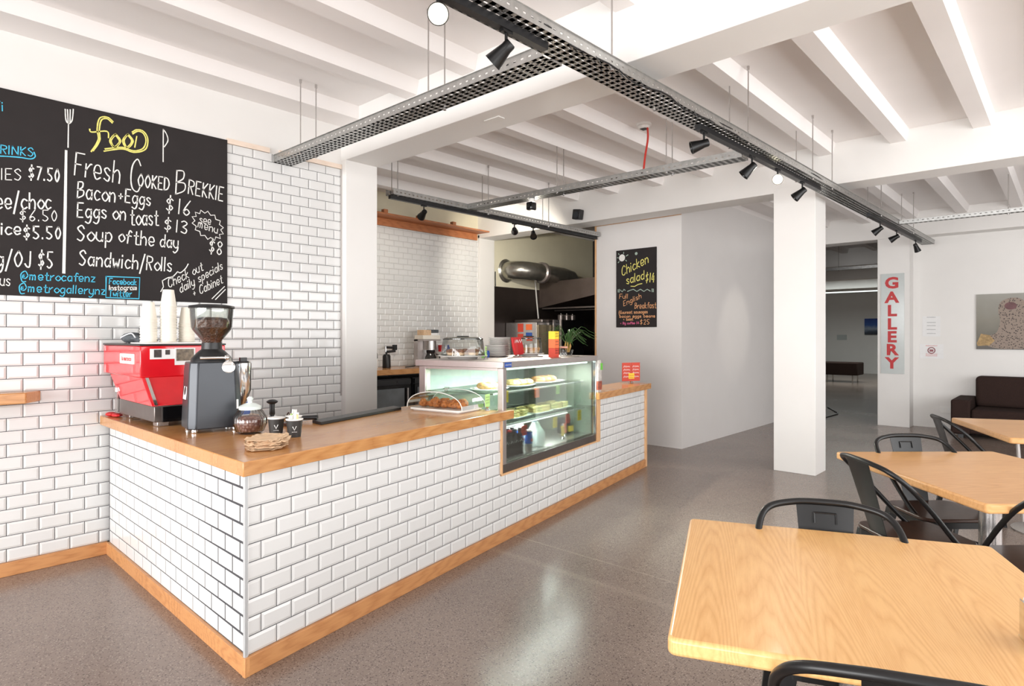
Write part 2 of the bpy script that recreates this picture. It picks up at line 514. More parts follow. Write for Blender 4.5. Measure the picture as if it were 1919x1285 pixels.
# handwriting: each glyph is advance|strokes; a point is two hex digits x, y+4 (baseline 4, x-height a, capitals e)
GL = {
 'a': '6|~592a072456;5a54', 'b': '6|0e04;~093a573405', 'c': '5.5|~592a072455', 'd': '6|~592a072456;5e54', 'e': '6|~07574a1a072455',
 'f': '4.5|~5d3e2b24;0a5a', 'g': '6|~592a072456;~5a533001', 'h': '6|0e04;~083a5854', 'i': '1.6|0a04;0c0d', 'j': '3|~2a2200;2c2d',
 'k': '5.4|0e04;4a07;0754', 'l': '1.6|0e04', 'm': '8|0a04;~082a3834;~385a6864', 'n': '6|0a04;~083a5854', 'o': '5.6|~3a0734673a',
 'p': '6|0a00;~093a573405', 'r': '4.4|0a04;~073a4a', 's': '5|~492a0927463405', 't': '4.8|~2d253454;0a4a', 'u': '6|~0a063456;5a54',
 'v': '5|0a24;244a', 'w': '7|0a14;1438;3854;546a', 'x': '5.6|0a54;5a04', 'y': '6|~0a063456;~5a532001', 'z': '5.6|0a5a;5a04;0454',
 'A': '7|043e;3e64;1858', 'B': '6.4|0e04;~0e4e4b09;~09595604', 'C': '7|~6c4e1c08154466', 'D': '7|0e04;~0e4d694504', 'E': '6|5e0e;0e04;0454;0949',
 'F': '6|6e0e;0e04;0949', 'G': '7.5|~6c4e1c0815446668;6838', 'H': '6|0e04;5e54;0959', 'I': '1.6|0e04', 'J': '5.5|~4e452406', 'K': '6|0e04;5e09;0954',
 'L': '5.5|0e04;0454', 'M': '7.5|040e;0e39;396e;6e64', 'N': '7|040e;0e64;646e', 'O': '7|~3e0934693e', 'P': '6|0e04;~0e5d5a08', 'R': '6.4|0e04;~0e5d5a09;2954',
 'S': '6.2|~5c3e0c39573405', 'T': '6.6|0e6e;3e34', 'Y': '6.6|0e39;6e39;3934',
 '0': '5.4|~2e0924492e', '1': '2.6|1e14', '2': '5.4|~0c2e4b04;0444', '3': '5.4|~0d2e4c19;~19473405', '4': '6|3e07;0757;4b44', '5': '5.6|4e0e;0e0a;~0a38462405',
 '6': '5.4|~4e190624462806', '7': '5.6|0e4e;4e14', '8': '5.4|~2e0c29462406294c2e', '$': '5.8|~4c2d0b29472506;2f23', '+': '5.4|0848;2a26',
 '.': '1.8|0405', '/': '5|4f01', '@': '8.6|~493a273647;~4a466689;~895e1c082262', '(': '3.4|~2f0920', ')': '3.4|~0f2900', ' ': '4|',
}


def ribbon(mb, pts, w, fr):
    """Flat chalk stroke of width w along 2-D points; fr maps (u, v) to 3-D."""
    n = len(pts); L = []; Rr = []
    for i in range(n):
        a = pts[max(i - 1, 0)]; b = pts[min(i + 1, n - 1)]
        dx, dy = b[0] - a[0], b[1] - a[1]; l = math.hypot(dx, dy) or 1
        ww = w * (0.85 + 0.3 * random.random()) / 2
        e = ww * 0.6
        ox = -dx / l * e if i == 0 else (dx / l * e if i == n - 1 else 0); oy = -dy / l * e if i == 0 else (dy / l * e if i == n - 1 else 0)
        L.append(fr(pts[i][0] - dy / l * ww + ox, pts[i][1] + dx / l * ww + oy)); Rr.append(fr(pts[i][0] + dy / l * ww + ox, pts[i][1] - dx / l * ww + oy))
    mb.add(L + Rr, [(i, i + 1, n + i + 1, n + i) for i in range(n - 1)])


def hand(mb, s, u0, v0, u1, v1, h, w, fr):
    """Handwrite s with its baseline from (u0, v0) to (u1, v1) and capital height h."""
    adv = sum(float(GL[c].split('|')[0]) + 1.6 for c in s) - 1.6
    if adv <= 2.7: adv = 4
    L = math.hypot(u1 - u0, v1 - v0); sx = L / adv; sy = h / 10
    ex, ey = (u1 - u0) / L, (v1 - v0) / L; x = 0
    for c in s:
        a, st = GL[c].split('|')
        for q in st.split(';'):
            if not q: continue
            sm = q[0] == '~'; q = q.lstrip('~')
            pts = [(int(q[i], 16), int(q[i + 1], 16) - 4) for i in range(0, len(q), 2)]
            if sm: pts = [(p.x, p.y) for p in smooth_path([(p[0], p[1], 0) for p in pts], 5)]
            P = []
            for px, py in pts:
                gx = (x + px) * sx + py * sy * 0.06; gy = py * sy
                P.append((u0 + ex * gx - ey * gy * 0.35, v0 + ey * gx + gy))
            ribbon(mb, P, w, fr)
        x += float(a) + 1.6


def lettering(text, size, mat, name, parent, M, extrude=0.001, bold=0.0, sx=1.0, align='CENTER'):
    cu = bpy.data.curves.new(name, 'FONT'); cu.body = text; cu.size = size; cu.extrude = extrude; cu.offset = bold
    cu.align_x = align; cu.align_y = 'CENTER'; cu.resolution_u = 3
    t = bpy.data.objects.new(name + '_tmp', cu); COL.objects.link(t)
    dg = bpy.context.evaluated_depsgraph_get(); dg.update()
    me = bpy.data.meshes.new_from_object(t.evaluated_get(dg))
    bpy.data.objects.remove(t); bpy.data.curves.remove(cu)
    me.transform(Matrix.Diagonal((sx, 1, 1, 1))); me.transform(M)
    me.materials.clear(); me.materials.append(mat)
    me.name = name
    o = bpy.data.objects.new(name, me); COL.objects.link(o); o.parent = parent
    return o


def face_matrix(loc, right, up):
    r = Vector(right).normalized(); u = Vector(up).normalized(); n = r.cross(u)
    return Matrix(((r.x, u.x, n.x, loc[0]), (r.y, u.y, n.y, loc[1]), (r.z, u.z, n.z, loc[2]), (0, 0, 0, 1)))

MENU= [('Fresh', 1.009, 2.415, 1.26, 2.407, 0.143, 'w'), ('C', 1.321, 2.365, 1.389, 2.376, 0.215, 'w'), ('OOKED', 1.363, 2.406, 1.558, 2.413, 0.087, 'w'), ('B', 1.597, 2.395, 1.666, 2.397, 0.166, 'w'), ('REKKIE', 1.679, 2.413, 1.923, 2.398, 0.101, 'w'), ('Bacon', 1.024, 2.274, 1.233, 2.28, 0.102, 'w'), ('+Eggs', 1.249, 2.29, 1.441, 2.29, 0.087, 'w'), ('$16', 1.536, 2.266, 1.698, 2.257, 0.105, 'w'), ('Eggs', 1.024, 2.154, 1.184, 2.168, 0.09, 'w'), ('on', 1.217, 2.169, 1.293, 2.171, 0.093, 'w'), ('toast', 1.318, 2.145, 1.488, 2.164, 0.108, 'w'), ('$13', 1.526, 2.134, 1.679, 2.129, 0.085, 'w'), ('Soup', 1.024, 2.007, 1.217, 2.021, 0.096, 'w'), ('of', 1.249, 2.03, 1.315, 2.018, 0.087, 'w'), ('the', 1.338, 2.018, 1.464, 2.019, 0.095, 'w'), ('day', 1.498, 2.019, 1.616, 2.021, 0.085, 'w'), ('$8', 1.822, 2.012, 1.916, 2.001, 0.097, 'w'), ('Sandwich/Rolls', 1.034, 1.855, 1.573, 1.855, 0.094, 'w'), ('see', 1.756, 2.217, 1.835, 2.214, 0.057, 'w'), ('menu', 1.744, 2.186, 1.882, 2.155, 0.057, 'w'), ('Check out', 1.554, 1.741, 1.782, 1.882, 0.061, 'w'), ('daily specials', 1.628, 1.709, 1.92, 1.903, 0.056, 'w'), ('+ Cabinet', 1.717, 1.683, 1.92, 1.8, 0.06, 'w'), ('SMOOTHIES', 0.378, 2.277, 0.749, 2.334, 0.065, 'w'), ('$7.50', 0.782, 2.348, 0.936, 2.357, 0.078, 'w'), ('coffee/choc', 0.489, 2.126, 0.892, 2.185, 0.095, 'w'), ('$6.50', 0.74, 2.091, 0.926, 2.115, 0.066, 'w'), ('Juice', 0.571, 1.991, 0.746, 2.011, 0.071, 'w'), ('$5.50', 0.758, 1.988, 0.945, 2.007, 0.074, 'w'), ('Org/OJ', 0.546, 1.811, 0.794, 1.822, 0.092, 'w'), ('$5', 0.828, 1.821, 0.902, 1.824, 0.098, 'w'), ('us', 0.647, 1.702, 0.695, 1.704, 0.067, 'w'), ('DRINKS', 0.611, 2.467, 0.806, 2.487, 0.05, 'b'), ('Ti', 0.622, 2.712, 0.665, 2.722, 0.055, 'b'), ('@metrocafenz', 0.742, 1.743, 1.121, 1.754, 0.051, 'b'), ('@metrogallerynz', 0.735, 1.672, 1.176, 1.676, 0.051, 'b'), ('Facebook', 1.197, 1.746, 1.354, 1.748, 0.037, 'b'), ('Instagram', 1.197, 1.705, 1.358, 1.716, 0.032, 'w'), ('Twitter', 1.195, 1.665, 1.326, 1.669, 0.04, 'b')]
MENUP= [('w', [(0.976, 2.58), (0.978, 2.735)]), ('w', [(0.961, 2.813), (0.965, 2.749), (0.979, 2.729), (0.997, 2.755), (1.003, 2.825)]), ('w', [(0.973, 2.814), (0.976, 2.737)]), ('w', [(0.987, 2.818), (0.986, 2.74)]), ('w', [(1.517, 2.604), (1.518, 2.827)]), ('w', [(1.518, 2.827), (1.539, 2.797), (1.547, 2.755), (1.524, 2.707)]), ('W', [(0.966, 2.557), (0.961, 2.198), (0.954, 1.8)]), ('y', [(1.219, 2.802), (1.187, 2.823), (1.144, 2.805), (1.13, 2.731), (1.136, 2.665), (1.098, 2.581)]), ('y', [(1.214, 2.793), (1.184, 2.813), (1.153, 2.794), (1.142, 2.728), (1.144, 2.661), (1.109, 2.588)]), ('y', [(1.09, 2.722), (1.101, 2.706), (1.184, 2.731), (1.193, 2.691)]), ('y', [(1.227, 2.722), (1.2, 2.674), (1.224, 2.639), (1.255, 2.683), (1.227, 2.722)]), ('y', [(1.235, 2.726), (1.208, 2.676), (1.229, 2.638), (1.262, 2.685), (1.235, 2.726)]), ('y', [(1.299, 2.739), (1.273, 2.691), (1.295, 2.652), (1.326, 2.7), (1.299, 2.739)]), ('y', [(1.305, 2.743), (1.282, 2.693), (1.302, 2.651), (1.335, 2.702), (1.305, 2.743)]), ('y', [(1.356, 2.74), (1.344, 2.664)]), ('y', [(1.329, 2.761), (1.355, 2.783), (1.395, 2.783), (1.422, 2.739), (1.408, 2.665), (1.338, 2.629), (1.271, 2.637), (1.168, 2.599)]), ('y', [(1.332, 2.75), (1.36, 2.774), (1.392, 2.771), (1.411, 2.73), (1.395, 2.67), (1.338, 2.639), (1.271, 2.647), (1.174, 2.615)]), ('b', [(0.611, 2.44), (0.647, 2.455), (0.735, 2.467), (0.79, 2.469), (0.812, 2.488), (0.806, 2.513)]), ('b', [(1.18, 1.793), (1.374, 1.799), (1.369, 1.658), (1.178, 1.657), (1.18, 1.793)]), ('w', [(1.842, 1.679), (1.931, 1.773)]), ('w', [(1.866, 1.674), (1.937, 1.751)]), ('w', [(1.502, 1.712), (1.519, 1.746), (1.512, 1.787)]), ('w', [(1.512, 1.787), (1.548, 1.811), (1.579, 1.821), (1.61, 1.858)]), ('w', [(1.61, 1.858), (1.628, 1.851), (1.66, 1.882), (1.679, 1.917)]), ('w', [(1.903, 2.186), (1.923, 2.158), (1.894, 2.152), (1.901, 2.122), (1.868, 2.13), (1.861, 2.103), (1.832, 2.122), (1.812, 2.105), (1.792, 2.132), (1.764, 2.127), (1.757, 2.156), (1.726, 2.164), (1.733, 2.19), (1.705, 2.209), (1.724, 2.227), (1.705, 2.254), (1.733, 2.26), (1.726, 2.289), (1.757, 2.283), (1.764, 2.309), (1.792, 2.291), (1.812, 2.309), (1.832, 2.282), (1.861, 2.288), (1.868, 2.258), (1.901, 2.251), (1.894, 2.224), (1.923, 2.204), (1.903, 2.186)])]
CHK= [('Chicken', -4.453, 2.209, -4.054, 2.359, 0.12, 'y'), ('salad', -4.384, 2.095, -4.114, 2.15, 0.109, 'y'), ('$14', -4.098, 2.106, -3.973, 2.099, 0.116, 'y'), ('Full', -4.496, 1.909, -4.364, 1.905, 0.06, 'o'), ('English', -4.43, 1.806, -4.158, 1.905, 0.065, 'o'), ('Breakfast', -4.262, 1.766, -3.946, 1.767, 0.074, 'o'), ('(Gourmet sausages', -4.505, 1.703, -4.07, 1.703, 0.04, 'o'), ('bacon eggs beans', -4.494, 1.653, -3.962, 1.647, 0.036, 'o'), ('+ toast', -4.435, 1.612, -4.287, 1.614, 0.036, 'o'), ('$25', -4.18, 1.559, -4.038, 1.56, 0.061, 'o'), ('+ Big coffee $4', -4.482, 1.563, -4.197, 1.564, 0.03, 'p')]
CHKP= [('y', [(-4.321, 2.065), (-4.264, 2.059), (-4.208, 2.083), (-4.153, 2.091)]), ('g', [(-4.517, 2.03), (-4.517, 1.995)]), ('g', [(-4.499, 2.034), (-4.499, 1.994)]), ('g', [(-4.482, 2.023), (-4.453, 1.997), (-4.424, 2.03), (-4.407, 2.014)]), ('g', [(-4.372, 1.998), (-4.332, 2.011), (-4.281, 2.023), (-4.23, 1.991), (-4.175, 2.018), (-4.125, 1.986), (-4.076, 2.013), (-4.032, 1.986)]), ('g', [(-4.005, 2.014), (-4.005, 1.975)]), ('g', [(-3.987, 2.013), (-3.987, 1.974)]), ('g', [(-4.529, 2.458), (-4.511, 2.456)]), ('g', [(-4.395, 2.469), (-4.364, 2.483)]), ('g', [(-4.401, 2.417), (-4.386, 2.403)]), ('g', [(-4.43, 2.524), (-4.433, 2.506)]), ('g', [(-4.511, 2.511), (-4.499, 2.498)]), ('g', [(-4.517, 2.391), (-4.499, 2.405)])]

# ---------------------------------------------------------------- setting
def tiles(mb, fr, u_or, v_or, rects, pw=0.155, ph=0.0768, g=0.0036, b=0.011, d=0.0045, row0=0):
    """Bevelled subway tiles in half bond on the plane fr(u, v, depth), clipped to rects (u0, u1, v0, v1)."""
    for (ru0, ru1, rv0, rv1) in rects:
        for i in range(int(math.floor((rv0 - v_or) / ph)), int(math.ceil((rv1 - v_or) / ph))):
            va, vb = v_or + i * ph + g / 2, v_or + (i + 1) * ph - g / 2
            cva, cvb = max(va, rv0), min(vb, rv1)
            if cvb - cva < 0.004: continue
            of = u_or + ((i + row0) % 2) * pw / 2
            for j in range(int(math.floor((ru0 - of) / pw)), int(math.ceil((ru1 - of) / pw))):
                ua, ub = of + j * pw + g / 2, of + (j + 1) * pw - g / 2
                cua, cub = max(ua, ru0), min(ub, ru1)
                if cub - cua < 0.004: continue
                a = [fr(cua, cva, 0), fr(cub, cva, 0), fr(cub, cvb, 0), fr(cua, cvb, 0)]
                e = 0.0035
                m = [fr(cua, cva, e), fr(cub, cva, e), fr(cub, cvb, e), fr(cua, cvb, e)]
                iu0 = cua + (b if cua == ua else 0.001); iu1 = cub - (b if cub == ub else 0.001)
                iv0 = cva + (b if cva == va else 0.001); iv1 = cvb - (b if cvb == vb else 0.001)
                if iu1 <= iu0 or iv1 <= iv0:
                    mb.add(a + m, [(0, 1, 5, 4), (1, 2, 6, 5), (2, 3, 7, 6), (3, 0, 4, 7), (4, 5, 6, 7)]); continue
                t = [fr(iu0, iv0, e + d), fr(iu1, iv0, e + d), fr(iu1, iv1, e + d), fr(iu0, iv1, e + d)]
                mb.add(a + m + t, [(0, 1, 5, 4), (1, 2, 6, 5), (2, 3, 7, 6), (3, 0, 4, 7), (4, 5, 9, 8), (5, 6, 10, 9), (6, 7, 11, 10), (7, 4, 8, 11), (8, 9, 10, 11)])


CEIL = 3.31
floor = MB().box(-12, 4, -4, 27, -0.15, 0)
struct('floor', floor, floor_m, label='polished grey-brown aggregate concrete floor')
ceil = MB().box(-12, 4, -4, 27, CEIL, CEIL + 0.15)
ribs = MB()
for (y0, y1) in ((-2.9, 2.92), (3.24, 6.64), (6.98, 11.1), (11.46, 14.8), (15.1, 18.4), (18.7, 22), (22.3, 26)):
    x0lim = -4.3 if y0 < 0 else (-6.6 if y0 < 6.7 else -12)
    for k in range(20):
        x = -0.64 - 0.62 * k + 1.86 * 2
        if x < x0lim or x > 3.4: continue
        ribs.add([(x - .02, y0, CEIL), (x, y0, 3.205), (x + .125, y0, 3.205), (x + .15, y0, CEIL), (x - .02, y1, CEIL), (x, y1, 3.205), (x + .125, y1, 3.205), (x + .15, y1, CEIL)],
                 [(0, 1, 5, 4), (1, 2, 6, 5), (2, 3, 7, 6), (0, 3, 2, 1), (4, 5, 6, 7)])
ribs.box(-4.75, -4.37, -2.9, 2.92, 3.2, CEIL)
ceil.v, ceil.f = (MB().add(ceil.v, ceil.f).add(ribs.v, ribs.f).v, MB().add(ceil.v, ceil.f).add(ribs.v, ribs.f).f)
struct('ceiling', ceil, ceil_m, label='white concrete ceiling with closely spaced ribs')

XW = -4.63
struct('wall_left', MB().box(-4.95, -4.64, -3.0, 2.93, 0, CEIL), paint, label='white plastered wall above the menu board')
# tiled lining of the left wall
fl = lambda u, v, d: (-4.638 + d, u, v)
t = MB(); tiles(t, fl, 0.679 - 0.155 * 20, 0.0798, [(-0.8, 2.92, 0.0798, 2.832)])
struct('wall_left_tiles', t, tile_m, label='white bevelled subway tiles covering the left wall')
struct('wall_left_grout', MB().box(-4.66, -4.6352, -0.8, 2.92, 0.0, 2.832), grout)
struct('baseboard_left', MB().box(-4.64, -4.613, -2.5, 1.19, 0, 0.08), skirt_y, bevel=.003, label='oak skirting board below the left tiled wall')
struct('trim_1', MB().box(-4.642, -4.622, 1.953, 2.28, 2.834, 2.872).box(-4.642, -4.622, 2.36, 2.918, 2.834, 2.872), pine, label='pale pine batten capping the left tiled wall')
struct('trim_2', MB().box(-4.634, -4.622, 2.906, 2.92, 0.9, 2.832), steel, label='thin metal tile edge beside the white column')
struct('wall_front', MB().box(-4.95, 3.6, -3.1, -2.9, 0, 0.15).box(-4.95, 3.6, -3.1, -2.9, 2.75, CEIL).box(-4.95, -4.6, -3.1, -2.9, 0, CEIL).box(2.7, 3.6, -3.1, -2.9, 0, CEIL)
       .box(-2.3, -2.2, -3.05, -2.95, .1, 2.8).box(0.15, .25, -3.05, -2.95, .1, 2.8), paint)
struct('wall_right', MB().box(3.45, 3.65, -3.1, 27, 0, 0.4).box(3.45, 3.65, -3.1, 27, 2.8, CEIL).box(3.45, 3.65, 8.7, 27, 0, CEIL).box(3.45, 3.65, -3.1, -1.5, 0, CEIL), paint)

struct('column_1', MB().box(-5.05, -4.565, 2.921, 3.24, 0, 2.91), paint, bevel=.004, label='white column between the tiled wall and the kitchen recess')
struct('beam_1', MB().box(-7.1, 3.45, 2.92, 3.24, 2.904, CEIL + .02), paint, bevel=.004, label='deep white ceiling beam nearest the camera')
struct('beam_2', MB().box(-7.1, 3.45, 6.64, 6.98, 2.902, CEIL + .02), paint, bevel=.004, label='white ceiling beam above the free-standing column')
struct('beam_3', MB().box(-12, 3.45, 11.1, 11.46, 2.93, CEIL + .02), paint, bevel=.004, label='white ceiling beam over the gallery opening')
for i, y in enumerate((14.8, 18.4, 22.0)):
    struct('beam_%d' % (i + 4), MB().box(-12, 3.45, y, y + .3, 2.93, CEIL + .02), paint)
struct('column_2', MB().box(-2.325, -1.914, 6.638, 6.985, 0, 2.95), paint, bevel=.004, label='free-standing white square column')
struct('column_3', MB().box(-2.285, -1.852, 11.1, 11.42, 0, 2.93), paint, bevel=.004, label='white pier at the gallery opening')
struct('wall_back', MB().box(-1.86, 3.45, 11.39, 11.6, 0, CEIL), paint, label='white back wall behind the brown sofa')

# kitchen recess
XK = -6.74
struct('wall_kitchen', MB().box(-7.0, XK - .01, 3.0, 9.9, 0, CEIL), cream, label='cream painted kitchen wall')
fk = lambda u, v, d: (XK - 0.008 + d, u, v)
t = MB(); tiles(t, fk, 0.02, 0.0798, [(3.24, 6.64, 0.9, 2.875)])
struct('wall_kitchen_tiles', t, tile_m, label='white subway tiles on the kitchen recess wall')
struct('wall_kitchen_grout', MB().box(-6.76, XK - .0052, 3.24, 6.64, 0.0, 2.875), plain('light_grey_grout', (176, 174, 172), .9))
struct('wall_kitchen_side', MB().box(-6.9, -5.04, 3.0, 3.23, 0, CEIL), paint)
struct('column_4', MB().box(-7.0, -6.715, 6.64, 6.97, 0, 2.95), paint, bevel=.004, label='white pier between the kitchen tiles and the extractor')
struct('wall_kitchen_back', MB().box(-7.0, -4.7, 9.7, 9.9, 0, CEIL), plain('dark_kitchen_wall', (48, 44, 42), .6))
struct('trim_3', MB().box(-6.735, -6.70, 3.24, 6.58, 2.86, 2.955), cedar, label='orange timber cleat above the kitchen tiles')
# partition with the small chalkboard
struct('wall_partition', MB().box(-4.878, -3.605, 7.1, 11.3, 0, CEIL), paint_s, label='white partition wall that carries the small chalkboard')
struct('trim_4', MB().box(-4.90, -4.88, 7.09, 7.2, 0, 2.94).box(-4.90, -3.605, 7.088, 7.098, 2.918, 2.938), oak_z, label='thin timber edge around the partition wall')
struct('wall_passage_end', MB().box(-12, -3.605, 11.3, 11.46, 0, CEIL), paint_s)
# gallery room beyond the opening
struct('wall_gallery_back', MB().box(-12, 3.45, 26, 26.2, 0, CEIL), paint, label='far white wall of the gallery room')
struct('wall_gallery_left', MB().box(-12.2, -12, 11.3, 26.2, 0, CEIL), paint)
struct('baseboard_gallery', MB().box(-12, 3.45, 25.97, 26.0, 0, .12), paint)

# ---------------------------------------------------------------- counter
KR = R(100.54)
KO = Vector((-2.518, 1.138, 0))
KD = Vector((math.cos(KR), math.sin(KR), 0)); KN = Vector((-math.sin(KR), math.cos(KR), 0))


def K(x, y, z=0):
    """Counter coordinates (along the front, back from the front, up) to the room."""
    return KO + KD * x + KN * y + Vector((0, 0, z))


counter = thing('service_counter', 'white tiled L-shaped service counter with oak skirting and worktops', 'counter', KO, KR)
side = (Vector((-4.612, 1.18, 0)) - KO)
SJ = (side.dot(KD), side.dot(KN))           # where the end panel meets the wall
sl = math.hypot(*SJ); sd = (SJ[0] / sl, SJ[1] / sl); sn = (-sd[1], sd[0])
body = MB()
q_ = .0157
body.prism([(q_ + .003, 0.0177), (1.97, 0.0177), (1.97, 0.70), (0.98, 0.70), (1.12, 2.03), (SJ[0] - sn[0] * q_, SJ[1] - sn[1] * q_)], 0, .838)
body.box(1.97, 3.60, 0.0177, 0.70, 0, 0.452)
body.box(3.60, 4.85, 0.0177, 0.30, 0, 0.838)
part('carcass', body, grout, counter)
ff = lambda u, v, d: (u, 0.0205 - d, v)
t = MB(); tiles(t, ff, 0.008, 0.0798, [(0.008, 1.955, .0798, .838), (1.955, 3.55, .0798, .452), (3.605, 4.81, .0798, .838), (3.55, 3.605, .0798, .452)])
part('front_tiles', t, tile_m, counter)
ins = 0.0185
fs = lambda u, v, d: (sd[0] * u - sn[0] * (d - ins) * -1 + 0, sd[1] * u - sn[1] * (d - ins) * -1, v)
fs = lambda u, v, d: (sd[0] * u + sn[0] * (d - ins), sd[1] * u + sn[1] * (d - ins), v)
t = MB(); tiles(t, fs, 0.012, 0.0798, [(0.012, sl - .02, .0798, .838)], g=.005, d=.0009)
part('end_tiles', t, tile_m, counter)
part('corner_trim', MB().box(0.0035, 0.0165, .0085, .0215, .0798, .838), plain('pale_edge_trim', (205, 208, 210), .3, metal=.4), counter)
part('front_skirting', MB().box(-.002, 4.85, 0, .02, 0, .0798), skirt_x, counter, bevel=.002)
sk = MB().prism([(-.002, -.0005), (.0185, .0), (-sn[0] * .02, -sn[1] * .02 + .004), (sd[0] * sl + -sn[0] * .02, sd[1] * sl - sn[1] * .02), (sd[0] * sl, sd[1] * sl)], 0, .0795)
part('end_skirting', sk, skirt_y, counter, bevel=.002)
part('end_post', MB().box(4.815, 4.86, -.002, .06, 0, .838), oak_z, counter, bevel=.002)
part('opening_frame', MB().box(1.956, 1.972, .004, .03, .452, .838).box(1.956, 3.555, .002, .03, .452, .466).box(3.545, 3.607, -.002, .05, .452, .838), oak_z, counter, bevel=.0015)

wt = thing('oak_worktop', 'long L-shaped oak worktop under the espresso machine and grinder', 'worktop', K(0, 0, .838), KR)
o = .035
wl = (-4.628 - KO.x, 1.148 - KO.y); wlx = wl[0] * KD.x + wl[1] * KD.y; wly = wl[0] * KN.x + wl[1] * KN.y
wi = (-4.628 - KO.x, 1.85 - KO.y); wix = wi[0] * KD.x + wi[1] * KD.y; wiy = wi[0] * KN.x + wi[1] * KN.y
part('top', MB().prism([(-o, -o), (2.055, -o), (2.055, -.004), (1.965, -.004), (1.965, .75), (0.90, .75), (wix, wiy), (wlx, wly)], 0, .06), oak_x, wt, bevel=.004)
wt2 = thing('oak_worktop', 'short oak worktop at the far end right of the cabinet', 'worktop', K(3.55, 0, .838), KR)
part('top', MB().prism([(-.04, -o), (1.345, -o), (1.345, .31), (.03, .31), (.03, 0), (-.04, 0)], 0, .06), oak_x, wt2, bevel=.004)

ledge = thing('wall_ledge', 'short oak ledge fixed to the tiled wall left of the counter', 'ledge', (-4.63, .4, 1.015))
part('board', MB().prism([(-4.63, -.6), (-4.50, -.6), (-4.50, .749), (-4.63, .842)], 1.015, 1.08), oak_y, ledge, world=True, bevel=.006)

# ---------------------------------------------------------------- menu board
mbd = thing('menu_board', 'large blackboard menu with chalk food list on the tiled wall', 'menu board', (-4.63, .7, 1.648))
part('panel', MB().box(-4.6295, -4.618, -0.7, 1.952, 1.648, 2.855), board_m, mbd, world=True, bevel=.001)
fb = lambda u, v: (-4.6172, u, v)
acc = {c: MB() for c in 'wyb'}
for s_, u0, v0, u1, v1, h, c in MENU:
    hand(acc[c], s_, u0, v0, u1, v1, h, 0.0052 if h < .07 else 0.0078, fb)
for c, pts in MENUP:
    w = .015 if c == 'W' else (.008 if c == 'y' else .0065)
    pp = [(p.x, p.y) for p in smooth_path([(a, b, 0) for a, b in pts], 5)] if 3 < len(pts) < 20 and not (c == 'b' and pts[0] == pts[-1]) else pts
    ribbon(acc[c.lower()], pp, w, fb)
for c, nm in (('w', 'white_lettering'), ('y', 'yellow_lettering'), ('b', 'blue_lettering')):
    part(nm, acc[c], CH[c], mbd, world=True, label={'w': 'white chalk menu lines and prices', 'y': 'yellow chalk FOOD heading', 'b': 'blue chalk heading and social handles'}[c])

cb = thing('chalkboard', 'small upright blackboard advertising chicken salad on the partition', 'chalkboard', (-4.25, 7.09, 1.522))
part('panel', MB().box(-4.548, -3.947, 7.083, 7.099, 1.522, 2.553), board_m, cb, world=True, bevel=.001)
fc = lambda u, v: (u, 7.0815, v)
acc = {c: MB() for c in 'wyopg'}
for s_, u0, v0, u1, v1, h, c in CHK: hand(acc[c], s_, u0, v0, u1, v1, h, .007 if h < .08 else .011, fc)
for c, pts in CHKP: ribbon(acc[c], pts, .011, fc)
for (cx, cz, r) in ((-4.456, 2.451, .047), (-4.239, 2.489, .02)):
    (acc['w'] if r > .03 else acc['g']).add([(cx + r * math.cos(2 * math.pi * i / 20), 7.0815, cz + r * math.sin(2 * math.pi * i / 20)) for i in range(20)], [tuple(range(20))])
for c, nm in (('w', 'sun_drawing'), ('y', 'yellow_lettering'), ('o', 'orange_lettering'), ('p', 'pink_lettering'), ('g', 'divider_doodle')):
    part(nm, acc[c], CH[c], cb, world=True)

# ---------------------------------------------------------------- espresso machine
em = thing('espresso_machine', 'red espresso machine with cups stacked on its black top', 'espresso machine', (-4.2, 1.4, .898))
bo = MB().box(-4.615, -3.91, 1.165, 1.64, 1.172, 1.352)
part('upper_body', bo, red_m, em, world=True, bevel=.006)
lo = MB()
r0 = [(-4.56, 1.185, 1.172), (-3.915, 1.175, 1.172), (-3.915, 1.63, 1.172), (-4.56, 1.63, 1.172)]
r1 = [(-4.40, 1.20, 1.015), (-3.80, 1.19, 1.015), (-3.80, 1.55, 1.015), (-4.40, 1.55, 1.015)]
lo.loft([r1, r0])
part('lower_body', lo, red_m, em, world=True, bevel=.004)
part('side_strip', MB().loft([[(-3.797, 1.205, 1.02), (-3.797, 1.222, 1.02), (-3.803, 1.222, 1.02), (-3.803, 1.205, 1.02)], [(-3.905, 1.19, 1.17), (-3.905, 1.207, 1.17), (-3.912, 1.207, 1.17), (-3.912, 1.19, 1.17)]]), chrome, em, world=True)
part('top_tray', MB().box(-4.618, -3.907, 1.162, 1.643, 1.352, 1.362), black_metal, em, world=True, bevel=.002)
part('drip_base', MB().box(-4.42, -3.79, 1.20, 1.60, .925, 1.015), steel_d, em, world=True, bevel=.004)
part('drip_grille', MB().box(-3.79, -3.776, 1.24, 1.58, .925, 1.01), black_gloss, em, world=True)
for (x, y) in ((-4.36, 1.26), (-3.84, 1.25), (-3.84, 1.54), (-4.36, 1.54)):
    part('foot', MB().box(x - .035, x + .035, y - .03, y + .03, .898, .926), steel, em, world=True, bevel=.003)
part('steam_bracket', MB().box(-4.47, -4.43, 1.19, 1.22, .93, 1.06).cyl((-4.45, 1.2, 1.06), (-4.45, 1.2, 1.085), .022), steel, em, world=True)
bd = MB().box(-4.255, -4.0, 1.158, 1.166, 1.245, 1.305)
bdo = part('badge', bd, white_p, em, world=True, bevel=.002)
lettering('la marzocco', .036, red_flat, 'badge_lettering', bdo, face_matrix((-4.1275 + 4.2, 1.1575 - 1.4, 1.275 - .898), (1, 0, 0), (0, 0, 1)), .0004, .0008)
ph = MB().box(-3.912, -3.906, 1.215, 1.36, 1.275, 1.335)
pho = part('postcard', ph, paper, em, world=True)
